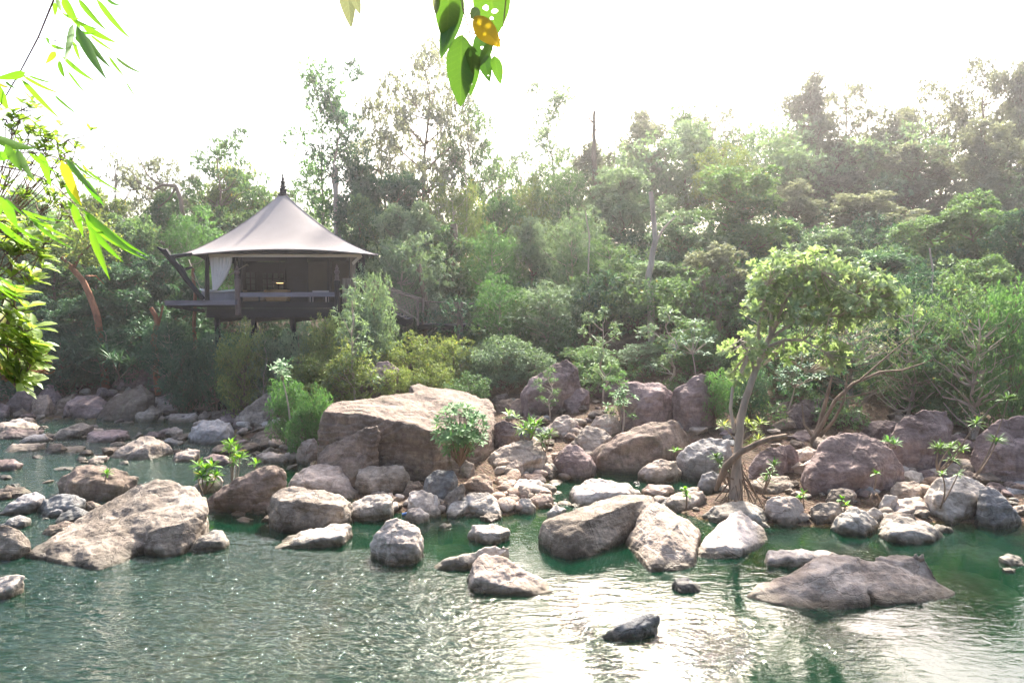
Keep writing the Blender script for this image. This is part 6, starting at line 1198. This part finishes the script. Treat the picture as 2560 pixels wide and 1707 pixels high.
# leafy bush before the massive boulder
c0 = at(1150, 1165, 16.9); bb = empty('leafy_bush', c0, 'bright round bush with glossy leaves growing against the massive boulder', 'bush'); lb = LB(); mb = MB(); random.seed(12)
for i in range(150):
    a = random.uniform(0, 6.28); r = random.random() ** .5; x = 1150 + math.cos(a) * 64 * r; y = 1075 + math.sin(a) * 62 * r + 10 * (r < .4)
    if y > 1120 and abs(x - 1160) > 45: continue
    p = at(x, y, 16.9 + random.gauss(0, .28) - .45 * (1 - r * r)); ax = (p - c0 - Vector((0, .2, .2))).normalized() + Vector((0, -.1, .45)); mb.tube(bez(c0, c0.lerp(p, .5) + Vector((0, 0, .05)), p, 4), [.016, .012, .008, .005], 4)
    rosette(lb, p, ax, random.randint(7, 10), .17, .05, 1.1, .3)
o = mb.build('stem', BARK, bb); o.location = -c0; o = link(bpy.data.objects.new('foliage', lb.mesh('foliage', LM['lush'])), bb); o.location = -c0
# big-leafed saplings on the pebble shore
for x, y, bx, by, n, sp, lb_ in ((725, 985, 735, 1055, 34, (34, 45), 'broad leaved green sapling at the pebble shore'), (790, 1015, 790, 1070, 40, (40, 34), 'broad leaved bush hugging the massive boulder'), (705, 925, 725, 1050, 16, (22, 28), 'upper tuft of broad leaves on a thin stem'), (1990, 935, 1960, 1050, 30, (60, 40), 'dark broad leaved branch behind the leaning trunk'), (1560, 1000, 1556, 1080, 16, (26, 22), 'broad leaved seedling before the square shouldered boulder'), (1730, 850, 1745, 1000, 26, (55, 38), 'broad dark leaved sapling left of the leaning tree')):
    Y = ground_hit(bx, by).y if by > 1052 or bx > 1500 else 21.3; c = at(bx, by, Y); e = empty('sapling', c, lb_, 'sapling', 'broad leaved saplings'); l2 = LB(); mb = MB()
    hub = c.lerp(at(x, y + sp[1] * .6, Y), .9); mb.tube(bez(c, c.lerp(hub, .5) + Vector((.06, 0, 0)), hub, 6), [.034 - .003 * j for j in range(6)], 6)
    for i in range(n):
        p = at(x + random.gauss(0, sp[0] * .55), y + random.gauss(0, sp[1] * .55), Y + random.gauss(0, .3)); mb.tube(bez(hub, hub.lerp(p, .5) + Vector((0, 0, .05)), p, 5), [.014, .012, .009, .007, .005], 4); rosette(l2, p, Vector((random.gauss(0, .4), -.2, .8)), random.randint(6, 9), .22, .06, 1.2, .35)
    o = mb.build('stem', BARKP, e); o.location = -c; o = link(bpy.data.objects.new('foliage', l2.mesh('foliage', LM['lush'] if x < 1900 and x != 1730 else LM['dark'])), e); o.location = -c
# blue scrap
mb = MB(); c = plane_hit(1005, 1286, .03); mb.lathe((0, 0, 0), [(.03, 0), (.035, .02), (.035, .14), (.015, .17), (.015, .19)], 10); o = mb.build('bottle', simple('blue plastic', (.10, .22, .50), .3, 0, 10, .1, 5)); o.rotation_euler = (0, R(80), .3); o.location = c; tag(o, 'small blue plastic bottle stranded at the waterline', 'bottle')
# ---------------------------------------------------------------- uncountable fill
def fill(name, label, n, xr, yr, hr, L, W, m, seed, dens=None, ntips=60, nleaf=6, cr=.9, droop=.3, zsquash=1.0):
    rs = mk(seed); cl = []
    while len(cl) < n:
        Y = rs.uniform(*yr); X = rs.uniform(*xr) * Y / 30
        s = signed_land(np.array([X]), np.array([Y]))[0]
        if s < 1.5 or (dens and not dens(X, Y)): continue
        cl.append(np.array([X, Y, h1(X, Y) + rs.uniform(*hr)]))
    cm = leaves_mesh(name, foliage(rs, cl, cr, ntips, nleaf, L, W, droop=droop, flat=.8), rs, m); o = link(bpy.data.objects.new(name, cm)); return tag(o, label, kind='stuff')
XW = (-34, 34)
nopav = lambda X, Y: not (-15.5 < X < -4.5 and 27 < Y < 39)
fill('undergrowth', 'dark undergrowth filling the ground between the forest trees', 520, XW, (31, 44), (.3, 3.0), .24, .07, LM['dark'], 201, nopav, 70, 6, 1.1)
fill('undergrowth', 'mixed green understorey under the hill trees', 420, (-6, 34), (27, 40), (.3, 2.8), .20, .06, LM['mid'], 202, lambda X, Y: nopav(X, Y) and Y > 27 + (3 if X < 6 else 0), 60, 6, 1.0)
fill('forest', 'far green forest mass rising behind the near trees', 620, (-34, 36), (46, 66), (1.5, 7.5), .34, .12, LM['grey'], 203, None, 70, 6, 1.7)
fill('undergrowth', 'low ground shrubs on the near slope behind the boulders', 160, (2, 30), (20.5, 28), (.1, .7), .13, .035, LM['mid'], 204, lambda X, Y: X > 7 or Y > 24.5, 60, 6, .45)
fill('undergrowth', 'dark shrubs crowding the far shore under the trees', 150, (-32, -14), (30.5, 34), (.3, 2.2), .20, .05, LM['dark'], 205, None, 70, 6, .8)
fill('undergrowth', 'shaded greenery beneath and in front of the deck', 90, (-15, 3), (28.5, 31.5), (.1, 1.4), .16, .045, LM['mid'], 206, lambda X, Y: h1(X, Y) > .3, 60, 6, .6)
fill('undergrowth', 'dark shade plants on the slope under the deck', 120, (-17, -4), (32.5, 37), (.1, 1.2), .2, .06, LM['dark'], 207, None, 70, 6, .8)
# unseen wood added behind the camera to darken the rock fronts
rs = mk(300); cl = []
while len(cl) < 420:
    Y = rs.uniform(-26, -5); X = rs.uniform(-30, 30); cl.append(np.array([X, Y, h1(X, Y) + rs.uniform(.5, 13)]))
cm = leaves_mesh('forest', foliage(rs, cl, 1.9, 60, 6, .42, .18, flat=.8), rs, LM['dark']); tag(link(bpy.data.objects.new('forest', cm)), 'unseen forest added behind the camera to cut the sky fill', kind='stuff')
# ---------------------------------------------------------------- branches close to the camera
def lance(lb, p, q, w, roll=0.0, sag=.06, nseg=8, holes=(), obl=False):
    """slender leaf between two world points; w full width; slightly arched, V-folded"""
    p, q = Vector(p), Vector(q); A = (q - p); L = A.length; A.normalize(); V = (p - Vector((0, 0, CAMZ))).normalized(); S = A.cross(V).normalized(); Nn = S.cross(A).normalized()
    S = S * math.cos(roll) + Nn * math.sin(roll); Nn = S.cross(A); o = len(lb.v); nc = 27 if holes else 3
    for i in range(nseg + 1):
        t = i / nseg; ww = (math.sin(math.pi * min(1, t ** .8)) ** .75 * (1.08 - .25 * t) * w / 2 if obl else (min(1, t / .16) ** .6) * (1 - max(0, (t - .3) / .7) ** 1.5) * w / 2) if 0 < t < 1 else w * .02
        c = p + A * L * t - Vector((0, 0, 1)) * sag * L * 4 * t * (t - .9) * -1 * .5
        for j in range(nc):
            f = j / (nc - 1) * 2 - 1; lb.v.append(c + S * ww * f + Nn * ww * .22 * abs(f))
    r = random.random()
    for i in range(nseg):
        for j in range(nc - 1):
            t = (i + .5) / nseg; f = (j + .5) / (nc - 1) * 2 - 1
            if any(((t - a) / c) ** 2 + ((f - b) / d) ** 2 < .5 for a, b, c, d in holes): continue
            a = o + i * nc + j; lb.f.append((a, a + 1, a + nc + 1, a + nc)); lb.r.append(r if not holes else r * .5 + (.45 if abs(f) < .06 else .28 * (abs(((t * 11 - abs(f) * 1.3) % 1) - .5) < .09) + .18 * random.random()))
random.seed(21)
CANE = simple('purple brown cane', (.12, .06, .06), .5, .1, 30, .2, 10)
K = .319   # crop scale for the two bamboo close-ups
def bamboo(label, leaves, stems, Y, oy, group, K=K):
    root = at(stems[0][0][0][0] * K, oy + stems[0][0][0][1] * K, Y); e = empty('bamboo_branch', root, label, 'bamboo branch', group); mb = MB()
    for st_, r in stems:
        mb = MB(); mb.tube([at(x * K, oy + y * K, Y + .02 * i) for i, (x, y) in enumerate(st_)], [r * (1 - .5 * i / len(st_)) for i in range(len(st_))], 6)
        o = mb.build('stem', CANE, e); o.location = -root
    for k, (x0, y0, x1, y1, w) in enumerate(leaves):
        lb = LB(); q0 = at(x0 * K, oy + y0 * K, Y + random.uniform(-.04, .04)); q1 = at(x1 * K, oy + y1 * K, Y + random.uniform(-.10, .12)); lance(lb, q0, q1, w * K * Y / F * .8, random.uniform(-.5, .5), .08)
        o = link(bpy.data.objects.new('leaf', lb.mesh('leaf', LM['bam'])), e); o.location = -root
bamboo('upper bamboo branch with long drooping leaves against the sky', [
 (490, -20, 635, 235, 80), (610, -10, 845, 255, 55), (750, -10, 1035, 325, 62), (830, -15, 955, 45, 30), (450, -20, 480, 100, 42), (430, 20, 430, 135, 48), (575, 190, 505, 500, 62), (580, 160, 780, 235, 40), (640, 200, 925, 345, 62), (600, 200, 840, 640, 95),
 (650, 260, 885, 555, 60), (700, 270, 925, 425, 26), (590, 285, 650, 360, 30), (575, 325, 635, 495, 34), (640, 290, 735, 520, 40), (395, 350, 520, 385, 32), (435, 405, 355, 505, 52), (365, 290, 395, 360, 22), (485, 440, 765, 655, 42), (525, 550, 700, 770, 22), (460, 475, 510, 620, 44),
 (850, 440, 990, 620, 30), (900, 445, 1130, 585, 34), (985, 640, 1075, 775, 16), (480, 100, 640, 150, 30), (610, 250, 755, 262, 34)],
 [([(430, -20), (380, 100), (300, 295), (160, 560), (0, 830)], .0022), ([(300, 295), (450, 325), (650, 370), (850, 440)], .0010), ([(300, 295), (420, 320), (560, 280), (720, 280)], .0007), ([(300, 70), (385, 75)], .0009), ([(280, 290), (290, 200), (360, 100)], .0006), ([(230, 280), (290, 292)], .0007)], 1.55, 0, 'bamboo branches')
bamboo('middle bamboo branch arching down from the cane', [
 (200, 570, -60, 620, 70), (215, 590, 450, 660, 22), (170, 590, 490, 745, 34), (165, 620, 485, 950, 56), (420, 740, 630, 915, 26), (40, 640, 130, 700, 26), (-20, 650, 90, 690, 26), (-60, 640, 70, 880, 110), (-60, 920, 75, 850, 90), (130, 700, 300, 825, 8), (490, 705, 595, 790, 9)],
 [([(215, 590), (160, 600), (100, 650), (40, 640)], .0010)], 1.55, 0, 'bamboo branches')
bamboo('sunlit bamboo branch hanging low over the orange trunk', [
 (-40, 1080, 290, 1170, 95), (-40, 1230, 130, 1190, 85), (40, 1130, 175, 1350, 80), (130, 1160, 280, 1440, 62), (315, 1200, 400, 1475, 85), (230, 1200, 470, 1370, 40), (480, 1260, 640, 1620, 90), (520, 1240, 800, 1570, 60), (560, 1260, 810, 1450, 22), (660, 1320, 970, 1520, 26), (600, 1240, 655, 1262, 14)],
 [([(-30, 1195), (150, 1195), (320, 1200), (480, 1250), (660, 1300)], .0012)], 1.4, 0, 'bamboo branches')
K2 = .351
bamboo('lowest bamboo branch ending in a fan of broad blades', [
 (480, -10, 575, 190, 90), (590, -20, 745, 190, 60), (480, 140, 620, 320, 34), (590, 210, 1045, 580, 62), (600, 230, 1065, 555, 44), (650, 330, 1050, 575, 40), (620, 320, 880, 590, 58), (640, 350, 785, 720, 60), (520, 170, 595, 410, 62), (610, 250, 770, 500, 60), (0, 110, 0, 260, 60), (30, 140, 130, 350, 80), (-20, 250, 240, 265, 22), (40, 130, 180, 260, 26), (150, 210, 510, 300, 26), (160, 220, 545, 440, 30), (220, 280, 530, 500, 34), (180, 260, 470, 330, 18), (-20, 290, 260, 500, 40), (-20, 300, 175, 470, 40), (100, 320, 320, 450, 30), (-20, 680, 190, 790, 20), (-20, 740, 200, 850, 24), (-20, 760, 150, 880, 16)],
 [([(-20, -100), (200, -60), (380, 30), (520, 160), (620, 310)], .0016), ([(-20, 110), (60, 140), (150, 210)], .001), ([(-20, 690), (60, 720)], .001)], 1.45, 450, 'bamboo branches', K2)
# hanging broad leaves at the top
def hx(x, y, Y): return at(700 + x * .38265, y * .38265, Y)
YH = 1.35
def hanging(label, leaves, stems, root):
    rt = hx(*root, YH); e = empty('hanging_branch', rt, label, 'branch', 'leafy twigs hanging into view')
    mb = MB()
    for st_, r in stems: mb.tube([hx(x, y, YH) for x, y in st_], r, 6)
    o = mb.build('twig', BARK, e); o.location = -rt
    for x0, y0, x1, y1, w, m, holes, roll in leaves:
        lb = LB(); lance(lb, hx(x0, y0, YH + random.uniform(-.03, .03)), hx(x1, y1, YH + random.uniform(-.02, .05)), w * .38265 * YH / F * 1.25, roll * .6, .02, 60, holes or ((9, 9, .1, .1),), True); o = link(bpy.data.objects.new('leaf', lb.mesh('leaf', LM[m])), e); o.location = -rt
hanging('twig of large drooping green leaves with insect holes and one yellow leaf', [
 (1110, -120, 1085, 300, 135, 'hang', None, .3), (1170, -60, 1050, 385, 110, 'hang', None, -.6), (1185, 230, 1180, 700, 150, 'hang', None, .2), (1250, 300, 1245, 628, 92, 'hang', ((.15, -.1, .09, .35), (.75, .1, .04, .25), (.14, .8, .04, .3)), -.2), (1290, 225, 1370, 540, 90, 'hang', ((.28, .2, .05, .3), (.86, .1, .02, .3)), .3), (1390, 280, 1290, 445, 60, 'hang', None, .9),
 (1400, 370, 1440, 555, 62, 'hang', None, -.4), (1370, -160, 1405, 245, 200, 'hang', ((.50, -.35, .06, .22), (.57, .12, .05, .25), (.68, -.1, .035, .15)), .1), (1270, 110, 1440, 310, 105, 'ylw', None, .2), (1300, 60, 1245, 125, 60, 'grey', None, .5), (1030, -80, 1018, 100, 50, 'plum', None, .8)],
 [([(1180, -60), (1195, 60), (1240, 215), (1190, 235)], .0014), ([(1240, 215), (1290, 228)], .0012), ([(1240, 215), (1250, 300)], .001), ([(1480, -40), (1470, 60), (1455, 210), (1400, 370)], .0012), ([(1195, 60), (1270, 110)], .001)], (1180, -60))
hanging('pair of dull leaf tips hanging from above left of the big leaves', [(420, -200, 465, 185, 95, 'plum', None, .4), (450, -140, 525, 100, 60, 'plum', None, -.5)], [([(430, -260), (425, -190)], .0014)], (430, -260))
# shrub at the edge: twiggy upper mass and glossy lower sprays
def edge_shrub(label, tufts, Y, L, W, n, src, spread, leaf='shrub', seed=3, twr=.006):
    random.seed(seed); c = at(*src, Y); e = empty('shrub', c, label, 'shrub', 'near shrub sprays'); lb = LB(); mb = MB()
    for x, y, k in tufts:
        hub = at(x, y, Y); mb.tube(bez(c, c.lerp(hub, .55) + Vector((random.gauss(0, .08), random.gauss(0, .15), random.gauss(-.05, .14))), hub, 6), [twr * 1.3 * (1 - .12 * j) for j in range(6)], 5)
        for i in range(k):
            p = at(x + random.gauss(0, spread), y + random.gauss(0, spread), Y + random.gauss(0, spread * Y / F * .7)); mb.tube([hub, hub.lerp(p, .6) + Vector((0, 0, -.02)), p], [twr, twr * .7, twr * .4], 4)
            rosette(lb, p, (p - c).normalized() + Vector((0, 0, 1.0)), random.randint(5, n), L, W, 1.1, .15)
    o = mb.build('stem', BARK, e); o.location = -c; o = link(bpy.data.objects.new('foliage', lb.mesh('foliage', LM[leaf])), e); o.location = -c
edge_shrub('twiggy sunlit shrub behind the upper bamboo leaves', [(x, y, 5) for x, y in ((15, 300), (50, 300), (80, 320), (110, 340), (140, 345), (170, 350), (30, 340), (70, 360), (115, 370), (160, 385), (180, 400), (30, 400), (80, 410), (130, 420), (20, 460), (70, 470), (120, 480), (40, 520), (100, 530), (150, 510), (170, 450), (55, 275), (20, 560), (70, 570), (140, 560), (175, 540))], 6.0, .085, .032, 8, (-80, 640), 22, 'shrub', 3)
edge_shrub('leafy bough of the near shrub under the middle bamboo', [(x, y, 4) for x, y in ((15, 620), (45, 640), (70, 625), (100, 640), (30, 680), (65, 690), (20, 590), (110, 610), (55, 600))], 4.5, .10, .042, 7, (-90, 760), 17, 'shrub', 4)
edge_shrub('glossy yellow green spray low at the photo edge', [(x, y, 4) for x, y in ((10, 745), (35, 765), (20, 800), (45, 815), (10, 850), (40, 870), (70, 880), (20, 910), (55, 925), (30, 950), (75, 905), (10, 940))], 3.6, .11, .045, 7, (-80, 900), 14, 'shrub', 5)
random.seed(6); mb = MB(); c = at(-20, 940, 3.8)
for i in range(26):
    p = at(random.uniform(60, 125), random.uniform(870, 940), 3.8 + random.gauss(0, .1)); mb.tube([c, c.lerp(p, .6) + Vector((random.gauss(0, .02), 0, .03)), p, p + Vector((.03, 0, .05 * random.random()))], [.006, .004, .003, .0015], 4)
tag(mb.build('twigs', BARKO), 'bare reddish twigs beside the glossy spray', 'twigs')
# ---------------------------------------------------------------- haze
if HAZE:
    mb = MB(); mb.box((0, 128, 15), (430, 276, 54)); m, nt, out = mat('river valley haze'); pv = N(nt, 'ShaderNodeVolumePrincipled')
    pv.inputs['Color'].default_value = (.90, .88, .90, 1); pv.inputs['Density'].default_value = HAZE; pv.inputs['Anisotropy'].default_value = .7; nt.links.new(pv.outputs[0], out.inputs['Volume'])
    tag(mb.build('haze', m, smooth=False), 'pale sunlit haze filling the river valley', kind='stuff')
